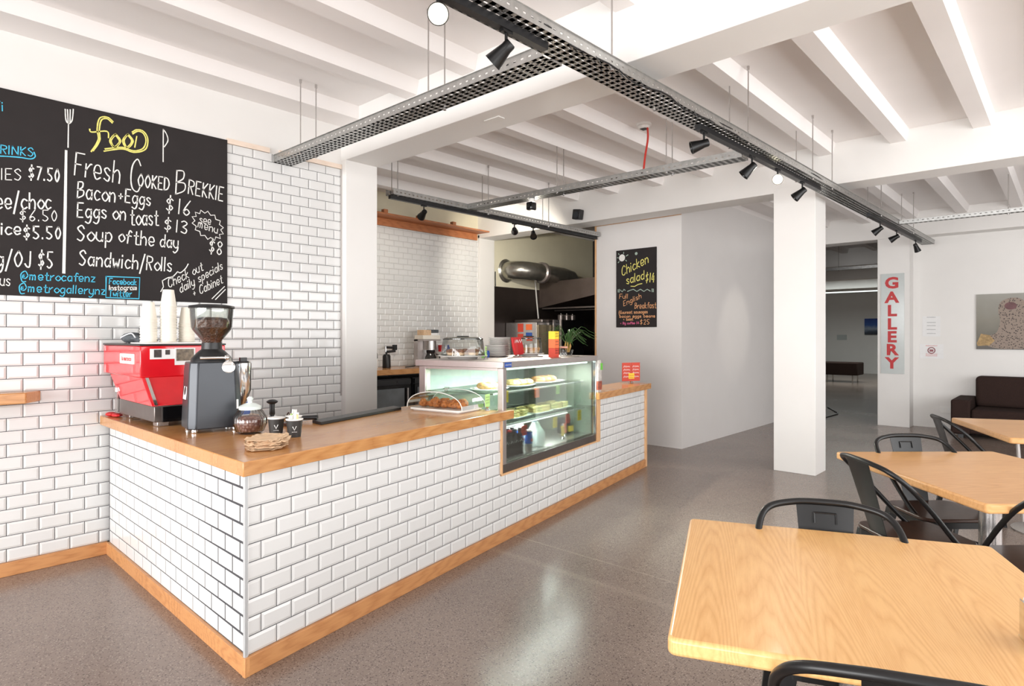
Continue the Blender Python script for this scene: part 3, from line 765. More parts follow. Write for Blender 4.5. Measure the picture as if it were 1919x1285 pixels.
part('postcard_image', MB().box(-3.9065, -3.905, 1.235, 1.275, 1.285, 1.33).box(-3.9065, -3.905, 1.295, 1.32, 1.30, 1.328), print_d, pho, world=True)
ph = MB().box(-3.9055, -3.904, 1.345, 1.46, 1.238, 1.338)
pho = part('snapshot', ph, paper, em, world=True)
part('snapshot_image', MB().box(-3.9045, -3.9025, 1.354, 1.451, 1.262, 1.332), plain('sepia_photo', (112, 98, 80), .4, vary=.5, scale=40), pho, world=True)


def cup_stack(x, y, z, n, pitch, label, name='paper_cup', grp='takeaway cups stacked on the espresso machine'):
    for i in range(n):
        c = MB().lathe([(.030, 0), (.0435, .098), (.0462, .1), (.0468, .103), (.0455, .106), (.0432, .104), (.029, .004)], 20, (0, 0, 0))
        o = c.build(name, paper_cup, None, smooth=True)
        o.location = (x, y, z + i * pitch + .106); o.rotation_euler = (math.pi, 0, random.random() * 6)
        pos = 'bottom' if i == 0 else ('top' if i == n - 1 else 'cup %d from the bottom' % (i + 1))
        tag(o, ('%s cream paper cup of %s' % (pos, label)) if pos in ('top', 'bottom') else 'cream paper cup, %s of %s' % (['second', 'third', 'fourth', 'fifth', 'sixth', 'seventh', 'eighth', 'ninth', 'tenth', 'eleventh', 'twelfth', 'thirteenth'][i - 1] + ' from the bottom', label), 'cup', grp)


cup_stack(-4.07, 1.258, 1.372, 9, .0165, 'the left stack on the red machine')
cup_stack(-4.05, 1.36, 1.372, 13, .0175, 'the tallest middle stack on the red machine')
cup_stack(-4.08, 1.475, 1.372, 8, .0155, 'the right stack on the red machine')
# the marker squiggle on two cups
pl = thing('cup_tray', 'white tray under the paper cup stacks on the espresso machine', 'tray', (-4.0, 1.4, 1.362))
part('tray', MB().prism(rrect(.26, .44, .03, 4, -4.03, 1.40), 1.3625, 1.3715), china, pl, world=True, bevel=.003)
tw = thing('folded_cloth', 'grey striped barista cloth lying on the back of the red machine', 'cloth', (-4.3, 1.3, 1.362))
clo = MB()
for (cx, cy, a, b_, h, jt) in ((-4.36, 1.26, .075, .06, .035, .25), (-4.28, 1.3, .085, .07, .028, .3), (-4.21, 1.28, .06, .05, .022, .3)):
    clo.ball((cx, cy, 1.362 + h), 1, (a, b_, h), 16, 8, jit=jt)
part('cloth', clo, cloth_g, tw, world=True, smooth=True)
part('stripe', MB().tube(smooth_path([(-4.43, 1.22, 1.385), (-4.36, 1.195, 1.40), (-4.28, 1.225, 1.425), (-4.2, 1.225, 1.40)], 4), .004, 6), cloth_w, tw, world=True)
rc = MB()
for (cx, cy, a, b_, h) in ((-4.53, 1.185, .045, .03, .014), (-4.47, 1.20, .05, .03, .012)):
    rc.ball((cx, cy, .898 + h), 1, (a, b_, h), 14, 8, jit=.3)
tag(rc.build('cleaning_cloth', red_flat, None, smooth=True), 'crumpled red cloth at the wall end of the worktop', 'cloth')

# ---------------------------------------------------------------- grinder
gr = thing('coffee_grinder', 'dark grey coffee grinder with a hopper full of beans', 'coffee grinder', (-3.475, 1.385, .898), R(-10))
def oct_ring(w, d, z, cx=0, cy=0, ch=.035):
    w /= 2; d /= 2
    return [(cx + x, cy + y, z) for x, y in ((w - ch, -d), (w, -d + ch), (w, d - ch), (w - ch, d), (-w + ch, d), (-w, d - ch), (-w, -d + ch), (-w + ch, -d))]
# local +x faces the camera
g = MB().loft([oct_ring(.235, .27, .02), oct_ring(.235, .27, .05), oct_ring(.215, .25, .32), oct_ring(.21, .24, .372)])
part('housing', g, charcoal, gr, bevel=.006)
part('collar', MB().lathe([(.105, .372), (.1, .392), (.07, .425), (.052, .44), (.05, .475), (.001, .476)], 28), black_plastic, gr, smooth=True)
part('adjusting_lever', MB().cyl((.108, -.08, .395), (.115, .05, .395), .008).ball((.115, .05, .395), .016), chrome, gr, smooth=True)
hp = part('hopper', MB().lathe([(.046, .462), (.05, .485), (.096, .545), (.102, .56), (.109, .66), (.107, .66), (.1, .561), (.094, .547), (.046, .487)], 32), acrylic, gr, smooth=True)
part('beans', MB().lathe([(.001, .464), (.043, .464), (.047, .487), (.092, .548), (.098, .562), (.1005, .598), (.05, .612), (.001, .608)], 32), bean_m, gr, smooth=True)
part('hopper_lid', MB().lathe([(.001, .66), (.113, .66), (.116, .666), (.113, .674), (.07, .682), (.001, .684)], 32), black_plastic, gr, smooth=True)
part('badge', MB().lathe([(.001, 0), (.033, 0), (.033, .004), (.024, .006), (.001, .006)], 24, M=Matrix.Translation((.106, .06, .345)) @ Matrix.Rotation(R(84), 4, 'Y')), chrome, gr, smooth=True)
part('vent_slots', MB().box(.098, .104, .0, .075, .292, .297).box(.1, .106, .0, .075, .277, .282).box(.102, .108, .0, .075, .262, .267), black_gloss, gr)
part('rating_label', MB().box(.117, .12, .055, .11, .11, .16, Matrix.Rotation(R(-4), 4, 'Y')), paper, gr)
st_ = part('sticker', MB().loft([[(-.035, -.1325, .175), (.035, -.1325, .175), (.035, -.123, .265), (-.035, -.123, .265)], [(-.035, -.135, .175), (.035, -.135, .175), (.035, -.1255, .265), (-.035, -.1255, .265)]]), paper, gr)
part('sticker_emblem', MB().lathe([(.001, 0), (.024, 0), (.024, .003), (.001, .003)], 20, M=Matrix.Translation((0, -.128, .22)) @ Matrix.Rotation(R(84), 4, 'X')), black_cup, st_)
for (x, y) in ((.08, -.1), (.08, .1), (-.08, -.1), (-.08, .1)):
    part('foot', MB().lathe([(.016, 0), (.018, .004), (.014, .021)], 14, (x, y, 0)), chrome, gr, smooth=True)
dz = MB().loft([[(.0 + .05 * math.cos(a), .165 + .05 * math.sin(a), z) for a in [2 * math.pi * i / 20 for i in range(20)]] for z in (.2, .36)])
ds = MB().lathe([(.018, .12), (.05, .21), (.052, .36), (.05, .362), (.001, .362)], 24, (0.03, .145, 0))
part('doser', ds, chrome, gr, smooth=True)
part('doser_lid', MB().lathe([(.049, .362), (.044, .372), (.001, .374)], 20, (.03, .145, 0)).box(.04, .07, .13, .165, .37, .392), black_plastic, gr, smooth=True)

# ---------------------------------------------------------------- things on the left worktop
WZ = .898
jr = thing('cookie_jar', 'ribbed round glass jar of wrapped chocolates beside the grinder', 'jar', (-3.2, 1.47, WZ))
def rib_lathe(prof, n, c, ribs, amp):
    m = MB(); rings = []
    for r, z in prof:
        rings.append([(c[0] + r * (1 + amp * math.cos(ribs * 2 * math.pi * i / n)) * math.cos(2 * math.pi * i / n), c[1] + r * (1 + amp * math.cos(ribs * 2 * math.pi * i / n)) * math.sin(2 * math.pi * i / n), c[2] + z) for i in range(n)])
    return m.loft(rings)
part('bowl', rib_lathe([(.05, 0), (.068, .012), (.083, .05), (.082, .085), (.06, .122), (.052, .128), (.05, .122), (.079, .083), (.08, .05), (.065, .014), (.001, .006)], 96, (0, 0, 0), 24, .018), glass_m, jr, smooth=True)
part('chocolates', MB().lathe([(.001, .008), (.062, .014), (.076, .05), (.075, .075), (.05, .09), (.001, .096)], 24), choc_m, jr, smooth=True)
part('lid', MB().lathe([(.055, .126), (.056, .142), (.03, .156), (.012, .16), (.01, .17), (.017, .182), (.01, .192), (.001, .194)], 28), plain('frosted_glass_lid', (214, 222, 220), .12, vary=.03), jr, smooth=True)
tg = MB(); tg.prism([(-.045, -.03), (.05, -.035), (.045, .04), (-.03, .03)], 0, .003)
o = tg.build('care_label', red_flat, None); o.location = (-3.36, 1.5, WZ); tag(o, 'small red card lying between grinder and glass jar', 'card')
bg_ = thing('printed_bag', 'white bag with blue print standing behind the glass jar', 'bag', (-3.74, 1.66, WZ))
part('bag', MB().loft([[(-3.74 + x * a, 1.66 + y * b, z) for x, y in rrect(1, 1, .3, 4)] for a, b, z in ((.10, .07, WZ), (.12, .085, WZ + .08), (.10, .07, WZ + .15), (.10, .02, WZ + .235))]), cloth_w, bg_, world=True, smooth=True)
part('blue_print', MB().loft([[(-3.74 + x * a, 1.66 + y * b, z) for x, y in rrect(1, 1, .3, 4)] for a, b, z in ((.121, .086, WZ + .04), (.125, .09, WZ + .08), (.114, .082, WZ + .115))]), blue_m, bg_, world=True, smooth=True)
tp = thing('coffee_tamper', 'black handled coffee tamper standing behind the cups', 'tamper', (-3.62, 1.80, WZ))
part('base', MB().lathe([(.001, 0), (.03, 0), (.03, .02), (.012, .03), (.001, .03)], 20), chrome, tp, smooth=True)
part('handle', MB().lathe([(.012, .025), (.017, .035), (.015, .07), (.016, .095), (.032, .105), (.034, .112), (.018, .122), (.001, .124)], 20), black_plastic, tp, smooth=True)
pt = thing('portafilter', 'steel portafilter lying behind the cup of stirrers', 'portafilter', (-3.45, 1.80, WZ))
part('basket', MB().lathe([(.001, .004), (.034, .004), (.038, .03), (.036, .032), (.001, .03)], 20), chrome, pt, smooth=True)
part('handle', MB().tube([(.03, .02, .02), (.09, .07, .028), (.15, .12, .03)], [.009, .013, .014], 10), black_plastic, pt, smooth=True)
ml = thing('milk_thermometer', 'dark wire clip tool lying beside the tamper on the worktop', 'tool', (-3.30, 1.74, WZ))
part('loop', MB().tube(smooth_path([(-.03, 0, .02), (-.02, .0, .06), (0, 0, .075), (.02, 0, .06), (.03, .0, .02)], 4), .004, 6), steel_d, ml)
part('foot', MB().box(-.06, .05, -.025, .025, .0, .018), steel_d, ml, bevel=.003)


def scribble(mb, u0, u1, v, h, w, fr):
    n = max(5, int((u1 - u0) / (h * .45)))
    rnd = random.Random(n)
    ribbon(mb, [(u0 + (u1 - u0) * i / n, v + (h * rnd.uniform(.6, 1) if i % 2 else h * rnd.uniform(0, .2))) for i in range(n + 1)], w, fr)


def takeaway(x, y, label, r=.041, h=.088):
    c = thing('takeaway_cup', label, 'cup', (x, y, WZ), 0, 'black takeaway cups of sachets')
    part('cup', MB().lathe([(.001, 0), (r * .76, 0), (r * .98, h), (r * .95, h), (r * .73, .004), (.001, .004)], 24), black_cup, c, smooth=True)
    part('rim', MB().lathe([(r * .96, h - .004), (r * 1.04, h - .001), (r * 1.04, h + .003), (r * .96, h + .003)], 24), paper, c, smooth=True)
    return c
for (x, y, lab, kind) in ((-3.045, 1.535, 'black takeaway cup holding wooden stirrers, nearest the glass jar', 0), (-3.04, 1.63, 'black takeaway cup behind the stirrer and sugar cups', 1), (-2.925, 1.572, 'black takeaway cup filled with white and green sugar sachets', 2)):
    c = takeaway(x, y, lab)
    ang = math.atan2(-y, -x)
    for k, (dz, s_) in enumerate(((.045, 'V'), (.026, 'coffee'))):
        rr = .041 * (.76 + .22 * dz / .088) + .0008
        M = face_matrix((rr * math.cos(ang), rr * math.sin(ang), dz), (-math.sin(ang), math.cos(ang), 0), (.05 * math.cos(ang), .05 * math.sin(ang), 1))
        if s_ == 'V':
            m = MB(); ribbon(m, [(-.008, .01), (0, -.008), (.009, .012)], .003, lambda u, v, M=M: M @ Vector((u, v, .0006))); part('logo', m, paper, c)
        else:
            m = MB(); scribble(m, -.012, .012, 0, .005, .0013, lambda u, v, M=M: M @ Vector((u, v, .0006))); part('logo_lettering', m, paper, c)
    for k in range(7 if kind == 0 else 12):
        a = random.random() * 6.28; q = .018 * random.random(); tl = .02 * random.random()
        px, py = q * math.cos(a), q * math.sin(a)
        m = MB()
        if kind == 0:
            m.cyl((px, py, .01), (px * 1.7, py * 1.7, .075 + tl * .8), .0022, n=6); part('stirrer', m, [root_m, white_p, bread_m][k % 3], c)
        elif kind == 2 or k < 3:
            m.box(-.002, .002, -.012, .012, 0, .085, Matrix.Translation((px, py, .02 + tl)) @ Matrix.Rotation(a, 4, 'Z') @ Matrix.Rotation(.15, 4, 'X')); part('sachet', m, [paper, green_tag, paper, bread_y][k % 4], c)
nk = thing('napkin_pile', 'loose pile of brown paper bags at the worktop front corner', 'paper bags', (-2.755, 1.345, WZ))
rnd = random.Random(11)
for i in range(16):
    a = 1.05 + rnd.uniform(-.2, .2); w, l = rnd.uniform(.068, .085), rnd.uniform(.10, .125)
    ring = []
    for k in range(36):
        th = 2 * math.pi * k / 36; c_, s_ = math.cos(th), math.sin(th)
        rad = 1 + rnd.uniform(-.04, .04)
        ring.append((w * rad * math.copysign(abs(c_) ** .55, c_), l * rad * math.copysign(abs(s_) ** .55, s_)))
    rings = []
    for f_, dz in ((.02, .0), (.5, .0), (.85, .0), (1, .0)):
        rings.append([(x * f_, y * f_, dz + (rnd.uniform(0, .007) if f_ > .8 else rnd.uniform(0, .0012))) for x, y in ring])
    rings = rings + [[(x, y, z - .0012) for x, y, z in r_] for r_ in rings[::-1]]
    part('paper_bag', MB().loft(rings, True, Matrix.Translation((rnd.uniform(-.014, .014), rnd.uniform(-.014, .014), .0022 + i * .0026)) @ Matrix.Rotation(a, 4, 'Z')), kraft, nk)
mt = thing('bar_mat', 'long black rubber bar mat on the inner edge of the worktop', 'mat', (-3.36, 2.25, WZ))
part('mat', MB().prism([(-3.30, 1.885), (-3.185, 1.875), (-3.437, 2.64), (-3.555, 2.665)], WZ + .0005, WZ + .018), black_plastic, mt, world=True, bevel=.003)
# pastry tray with clear roll dome
dt = thing('pastry_tray', 'white rectangular pastry tray under a clear domed cover', 'tray', K(1.80, .36, WZ), KR - R(90))
part('tray', MB().prism(rrect(.40, .25, .02, 4), 0.0005, .008).prism(rrect(.43, .28, .025, 4), .008, .02), china, dt, bevel=.003)
dome = thing('dome_cover', 'clear acrylic dome over the pastry tray on the worktop', 'cover', K(1.80, .36, WZ), KR - R(90))
rings = []
for k in range(13):
    t_ = k / 12
    rings.append([(x * (1 - .0 * t_), y, 0) for x, y in [(0, 0)]])
dm = MB(); n1 = 18; rows = []
for k in range(n1 + 1):
    th = math.pi * k / n1
    x = .235 * math.cos(th) * (1 if abs(math.cos(th)) < 2 else 1); z = .02 + .115 * math.sin(th) ** .8
    rows.append([(x, -.135, z), (x, .135, z)])
for k in range(n1):
    a, b = rows[k], rows[k + 1]
    dm.add([a[0], a[1], b[1], b[0]], [(0, 1, 2, 3)])
dm.add([r[0] for r in rows], [tuple(range(n1 + 1))]); dm.add([r[1] for r in rows], [tuple(range(n1 + 1))])
part('dome', dm, acrylic, dome, smooth=30)
part('rim', MB().tube([(r[0][0], -.135, r[0][2]) for r in rows], .0028, 6).tube([(r[0][0], .135, r[0][2]) for r in rows], .0028, 6), white_p, dome, smooth=True)
part('knob', MB().lathe([(.012, .134), (.008, .142), (.02, .15), (.022, .158), (.001, .16)], 16), acrylic, dome, smooth=True)
for i in range(11):
    x = -.155 + .062 * (i % 6) + (.02 if i > 5 else 0); y = (-.05 if i < 6 else .05) + random.uniform(-.015, .015)
    m = MB()
    a_ = random.uniform(.9, 1.25)
    m.ball((0, 0, .022 * a_), 1, (.044 * a_, .034, .022 * a_), 16, 8, jit=.3)
    m.ball((random.uniform(-.015, .015), random.uniform(-.008, .008), .042 * a_), 1, (.026, .02 * a_, .016), 12, 6, jit=.45)
    m.ball((random.uniform(-.03, .03), .01, .03), 1, (.022, .024, .02), 10, 6, jit=.4)
    o = m.build('danish_pastry', pastry_m, None, smooth=True)
    o.location = K(1.80 + y, .36 - x, WZ + .0205); o.rotation_euler = (0, 0, random.random() * 6)
    tag(o, ['golden baked pastry in the nearer row on the white tray', 'golden baked pastry in the farther row on the white tray'][i > 5], 'pastry', ['pastries in the nearer row under the dome', 'pastries in the farther row under the dome'][i > 5])


def price_tag(loc, rz, mat, label, w=.055, h=.065, grp='price tickets on stands', ball=True):
    t = thing('price_ticket', label, 'price ticket', loc, rz, grp)
    part('clip', MB().lathe([(.001, 0), (.018, 0), (.016, .008), (.007, .016), (.01, .024), (.001, .028)], 14) if ball else MB().box(-.01, .01, -.004, .004, 0, .012), chrome, t, smooth=True)
    z0 = .027 if ball else .008
    part('card', MB().box(-w / 2, w / 2, -.001, .001, z0, z0 + h), mat, t)
    m = MB()
    for q in (.7, .48, .24): scribble(m, -w * .36, w * .34, z0 + h * q, h * .14, .0022, lambda u, v: (u, -.0016, v))
    part('price_lettering', m, print_d, t)
    return t


price_tag(K(1.925, .10, WZ), KR + .05, green_tag, 'lime green ticket on a clip beside the pastry dome', .06, .085)

# ---------------------------------------------------------------- display cabinet
CX0, CX1, CD = 1.975, 3.54, .62
cab = thing('display_cabinet', 'stainless steel and glass chilled food cabinet set into the counter', 'display cabinet', K(0, 0, .455), KR)
cz = .455
B = lambda x0, x1, y0, y1, z0, z1: MB().box(x0, x1, y0, y1, z0 - cz, z1 - cz)
part('base_panel', B(CX0, CX1, .035, .75, .466, .53), steel_d, cab, bevel=.003)
part('sill', B(CX0, CX1, .01, .05, .466, .525), steel_d, cab, bevel=.003)
part('floor_tray', B(CX0 + .02, CX1 - .02, .05, .72, .53, .534), steel_w, cab)
tp_ = B(CX0 - .01, CX1 + .01, .0, .78, 1.186, 1.232)
part('top_panel', tp_, steel_w, cab, bevel=.003)
part('left_post', B(CX0, CX0 + .045, .005, .05, .525, 1.186), steel_w, cab, bevel=.003)
part('rear_left_post', B(CX0, CX0 + .06, .69, .75, .84, 1.186), steel_w, cab, bevel=.003)
part('right_post', B(CX1 - .022, CX1, .005, .03, .525, 1.186), chrome, cab, bevel=.003)
part('rear_right_post', B(CX1 - .045, CX1, .70, .745, .525, 1.186), steel_w, cab)
part('end_top_rail', B(CX0, CX0 + .02, .05, .69, 1.168, 1.186), steel_w, cab)
part('rear_panel', B(CX0 + .06, CX1 - .04, .735, .745, .53, 1.186), plain('brushed_back_panel', (176, 182, 178), .4, metal=.1, vary=.06), cab)
part('front_glass', B(CX0 + .045, CX1 - .022, .014, .018, .525, 1.186), glass('cabinet_front_glass', (246, 252, 249), .07), cab)
part('left_glass', B(CX0 + .008, CX0 + .012, .05, .69, .84, 1.168), glass_c, cab)
part('right_side_panel', B(CX1 - .012, CX1 - .006, .05, .70, .53, 1.186), plain('grey_side_panel', (150, 152, 142), .4, vary=.06), cab)
part('left_side_panel', B(CX0 + .0, CX0 + .02, .05, .70, .53, .835), steel_w, cab)
for z, nm in ((.765, 'lower'), (1.0, 'upper')):
    part('shelf', B(CX0 + .02, CX1 - .06 if nm == 'lower' else CX1 - .08, .10, .68, z, z + .006), glass('shelf_glass_' + nm, (238, 248, 244), .06), cab, label=nm + ' glass shelf')
    part('shelf_edge', B(CX0 + .02, CX1 - .06 if nm == 'lower' else CX1 - .08, .094, .10, z - .004, z + .008), white_p, cab)
    part('shelf_support', B(CX0 + .92, CX0 + .93, .6, .61, z - .22, z), steel_d, cab)
part('light_tube', B(CX0 + .08, CX1 - .08, .06, .08, 1.166, 1.18), cab_glow, cab)
bdg = part('maker_badge', B(CX0 + .012, CX0 + .10, -.002, .002, 1.192, 1.226), blue_m, cab)
M_ = face_matrix((CX0 + .056, -.0025, 1.209 - cz), (1, 0, 0), (0, 0, 1))
m = MB(); scribble(m, -.036, .036, -.006, .013, .003, lambda u, v: M_ @ Vector((u, v, .0005))); part('badge_lettering', m, white_p, bdg)
part('added_shelf_tube', B(CX0 + .1, CX1 - .35, .12, .135, .745, .757), cab_glow, cab)  # glowing tube added to brighten the dim items on the cabinet floor
area('shelf_fill_light', K(2.65, .2, .735), (0, 0, KR), 1.0, .06, 26, (.93, 1.0, .96))  # added fill light that goes with the extra tube below the lower shelf
area_c = area('cabinet_light', K(2.75, .14, 1.158), (0, 0, KR), 1.35, .07, 70, (.93, 1.0, .96))


def put(o, x, y, z, rz=0):
    o.location = K(x, y, z); o.rotation_euler = (0, 0, KR + rz); return o


def plate(x, y, z, w, d, label, grp=None, oval=False):
    poly = rrect(w, d, min(w, d) * (.49 if oval else .15), 6)
    t = thing('serving_plate', label, 'plate', K(x, y, z + .0005), KR, grp)
    sc = lambda k, zz: [(p[0] * k, p[1] * k, zz) for p in poly]
    part('plate', MB().loft([sc(.8, 0), sc(1, .016), sc(.985, .018), sc(.8, .006)]), china, t, smooth=30)
    return t


def wrap_mesh(l=.13, r=.028):
    m = MB(); pts = [(-l / 2, 0, r), (-l / 4, .003, r), (0, 0, r * 1.05), (l / 4, -.003, r), (l / 2, 0, r)]
    return m.tube(pts, [r * .8, r, r * 1.05, r, r * .85], 12)


def sandwich_mesh(w=.12, h=.06):
    return MB().add([(-w / 2, -w / 4, 0), (w / 2, -w / 4, 0), (0, w / 3, 0), (-w / 2, -w / 4, h), (w / 2, -w / 4, h), (0, w / 3, h)], [(2, 1, 0), (3, 4, 5), (0, 1, 4, 3), (1, 2, 5, 4), (2, 0, 3, 5)])


ORD = ['first', 'second', 'third', 'fourth', 'fifth', 'sixth', 'seventh', 'eighth', 'ninth']
zt, zm = 1.007, .772
ups = [(2.22, .28, .34, .24, 'left oval white plate of filled rolls on the upper shelf'), (2.62, .28, .34, .24, 'second white plate of filled rolls on the upper shelf'), (3.09, .30, .44, .28, 'large oval white dish at the right of the upper shelf')]
for i, (x, y, w, d, lab) in enumerate(ups):
    plate(x, y, zt, w, d, lab, 'plates on the upper cabinet shelf', True)
    for k in range(5 if i < 2 else 6):
        m = MB().ball((0, 0, .026), 1, (.062, .032, .026), 14, 8, jit=.12)
        o = thing('filled_roll', '%s filled roll from the left on the %s plate of the upper shelf' % (ORD[k], ['left', 'second', 'large right'][i]), 'filled roll', (0, 0, 0), 0, 'filled rolls on the upper shelf')
        part('bread', m, [bread_m, bread_y, bread_m][i], o, smooth=True)
        part('filling', MB().ball((0, -.012, .024), 1, (.057, .026, .009), 14, 6, jit=.3), salad_m if k % 2 else muffin_m, o, smooth=True)
        put(o, x - w * .3 + w * .6 * k / (4 if i < 2 else 5), y + (.03 if k % 2 else -.035), zt + .0075, 1.2 + random.uniform(-.2, .2))
lows = [(2.17, .28, .30, .26, 'left white plate of sandwiches on the lower shelf'), (2.52, .28, .30, .26, 'second white plate of sandwiches on the lower shelf'), (2.87, .28, .30, .26, 'third white plate of slices on the lower shelf'), (3.22, .28, .30, .26, 'right white plate of slices on the lower shelf')]
for i, (x, y, w, d, lab) in enumerate(lows):
    plate(x, y, zm, w, d, lab, 'plates on the lower cabinet shelf')
    for k in range(6):
        o = thing('sandwich', '%s sandwich from the left on the %s plate of the lower shelf' % (ORD[k], ['left', 'second', 'third', 'right'][i]), 'sandwich', (0, 0, 0), 0, 'sandwiches on the lower shelf')
        for q in range(3):
            m = sandwich_mesh(.105, .013); m.v = [(a, b, c + q * .018) for a, b, c in m.v]
            part('bread_slice', m, bread_y, o)
        m = sandwich_mesh(.1, .005); m.v = [(a, b, c + .013) for a, b, c in m.v]
        m2 = sandwich_mesh(.1, .005); m2.v = [(a, b, c + .031) for a, b, c in m2.v]
        part('filling', m.add(m2.v, m2.f), salad_m if (k + i) % 2 else bread_m, o)
        put(o, x - .095 + .095 * (k % 3), y - .05 + .1 * (k // 3), zm + .0075, random.uniform(-.3, .3) + (math.pi if k % 2 else 0))


def bottle(x, y, mat, cap, lab, grp, h=.19, r=.029, label_mat=None):
    t = thing('drink_bottle', lab, 'bottle', K(x, y, .5345), KR, grp)
    part('bottle', MB().lathe([(.001, 0), (r, .002), (r, h * .28), (r * .86, h * .36), (r, h * .45), (r, h * .6), (r * .45, h * .84), (r * .42, h * .94), (.001, h * .94)], 18), mat, t, smooth=True)
    part('cap', MB().lathe([(r * .5, h * .925), (r * .52, h), (.001, h)], 14), cap, t, smooth=True)
    m = MB(); scribble(m, -.024, .024, h * .49, .022, .005, lambda u, v: (r * 1.02 * math.sin(u / r), -r * 1.02 * math.cos(u / r), v))
    part('label_lettering', m, china, t)


for k in range(10):
    x = 2.09 + .066 * (k % 5); y = .10 + .066 * (k // 5)
    bottle(x, y, cola_m, red_flat if k % 5 < 3 else black_plastic, '%s dark cola bottle from the left in the %s row of the cabinet' % (ORD[k % 5], ['front', 'second'][k // 5]), 'cola bottles in the cabinet')
bottle(2.045, .165, orange_j, orange_tag, 'orange drink bottle at the left edge of the cabinet', 'cola bottles in the cabinet', .19, .028, orange_tag)
for k in range(2):
    t = thing('energy_drink_can', ['blue and silver drink can in front of the milk container', 'blue and silver drink can behind the first one'][k], 'can', K(2.47, .09 + .075 * k, .5345), KR, 'energy drink cans')
    part('can', MB().lathe([(.001, 0), (.024, 0), (.0285, .008), (.0285, .15), (.024, .16), (.001, .16)], 20), steel_w, t, smooth=True)
    part('blue_panel', MB().lathe([(.0287, .06), (.0289, .062), (.0289, .148), (.0287, .15)], 20), blue_m, t, smooth=True)
    part('red_emblem', MB().box(-.014, .014, -.0303, -.0285, .075, .098), red_flat, t)
wb = thing('water_bottle', 'clear bottle with blue band behind the drink cans', 'bottle', K(2.49, .27, .5345), KR)
part('bottle', MB().lathe([(.001, 0), (.03, .002), (.03, .15), (.014, .2), (.013, .225), (.001, .225)], 18), glass_m, wb, smooth=True)
wb.scale = (1, 1, .9)
part('cap', MB().lathe([(.015, .215), (.015, .235), (.001, .235)], 14), white_p, wb, smooth=True)
for k in range(2):
    t = thing('milk_container', ['white milk container with handle nearest the cabinet glass', 'white milk container behind the front one'][k], 'milk container', K(2.70 - .03 * k, .15 + .14 * k, .5345), KR + .1, 'milk containers')
    sec = lambda w, d, z, cx=0: [(cx + p[0], p[1], z) for p in rrect(w, d, min(w, d) * .3, 4)]
    part('body', MB().loft([sec(.13, .11, 0), sec(.15, .12, .02), sec(.15, .12, .12), sec(.10, .09, .175, -.02), sec(.04, .04, .215, -.045), sec(.038, .038, .235, -.045)]), milk_m, t, smooth=50)
    part('handle', MB().tube(smooth_path([(-.025, 0, .21), (.025, 0, .205), (.07, 0, .15), (.075, 0, .11)], 5), .013, 10), milk_m, t, smooth=True)
    t.scale = (.9, .9, .86)
    part('lid', MB().lathe([(.021, .232), (.021, .25), (.001, .251)], 16, (-.045, 0, 0)), green_p if k else blue_m, t, smooth=True)
jar = thing('dark_jar', 'black lidded jar with a yellow label on the cabinet floor', 'jar', K(3.40, .26, .5345), KR)
part('jar', MB().lathe([(.001, 0), (.06, 0), (.065, .02), (.065, .09), (.05, .11), (.001, .11)], 20), black_gloss, jar, smooth=True)
part('lid', MB().lathe([(.058, .1), (.06, .13), (.03, .14), (.001, .142)], 20), black_plastic, jar, smooth=True)
part('label', MB().box(-.045, .045, -.071, -.066, .02, .07), yellow_tag, jar)
for (x, y, z, m_, lab, w, h) in ((2.14, .088, .975, yellow_tag, 'yellow ticket hanging at the left of the upper shelf', .075, .085), (2.60, .088, .965, orange_tag, 'orange ticket hanging in the middle of the upper shelf', .07, .07), (2.95, .088, .965, green_tag, 'pale green ticket right of the orange one on the upper shelf', .06, .07),
                              (2.40, .088, .70, red_tag, 'red ticket hanging over the drink cans', .085, .075), (2.90, .088, .70, yellow_tag, 'yellow ticket right of the red one on the lower shelf', .07, .085), (3.13, .088, .705, red_tag, 'red ticket near the right of the lower shelf', .075, .08), (3.36, .088, .71, yellow_tag, 'yellow ticket at the right end of the lower shelf', .07, .09)):
    t = thing('shelf_ticket', lab, 'price ticket', K(x, y, z), KR, 'price tickets in the cabinet')
    part('card', MB().box(-w / 2, w / 2, -.001, .001, -h / 2, h / 2), m_, t)
    m = MB()
    for q in (.22, -.02, -.28): scribble(m, -w * .36, w * .34, h * q, h * .14, .0024, lambda u, v: (u, -.0016, v))
    part('price_lettering', m, print_d, t)
price_tag(K(3.10, .12, .5345), KR, yellow_tag, 'yellow ticket on a clip standing on the cabinet floor', .06, .085)
price_tag(K(3.24, .17, .5345), KR, orange_tag, 'orange ticket on a clip standing on the cabinet floor', .06, .085)

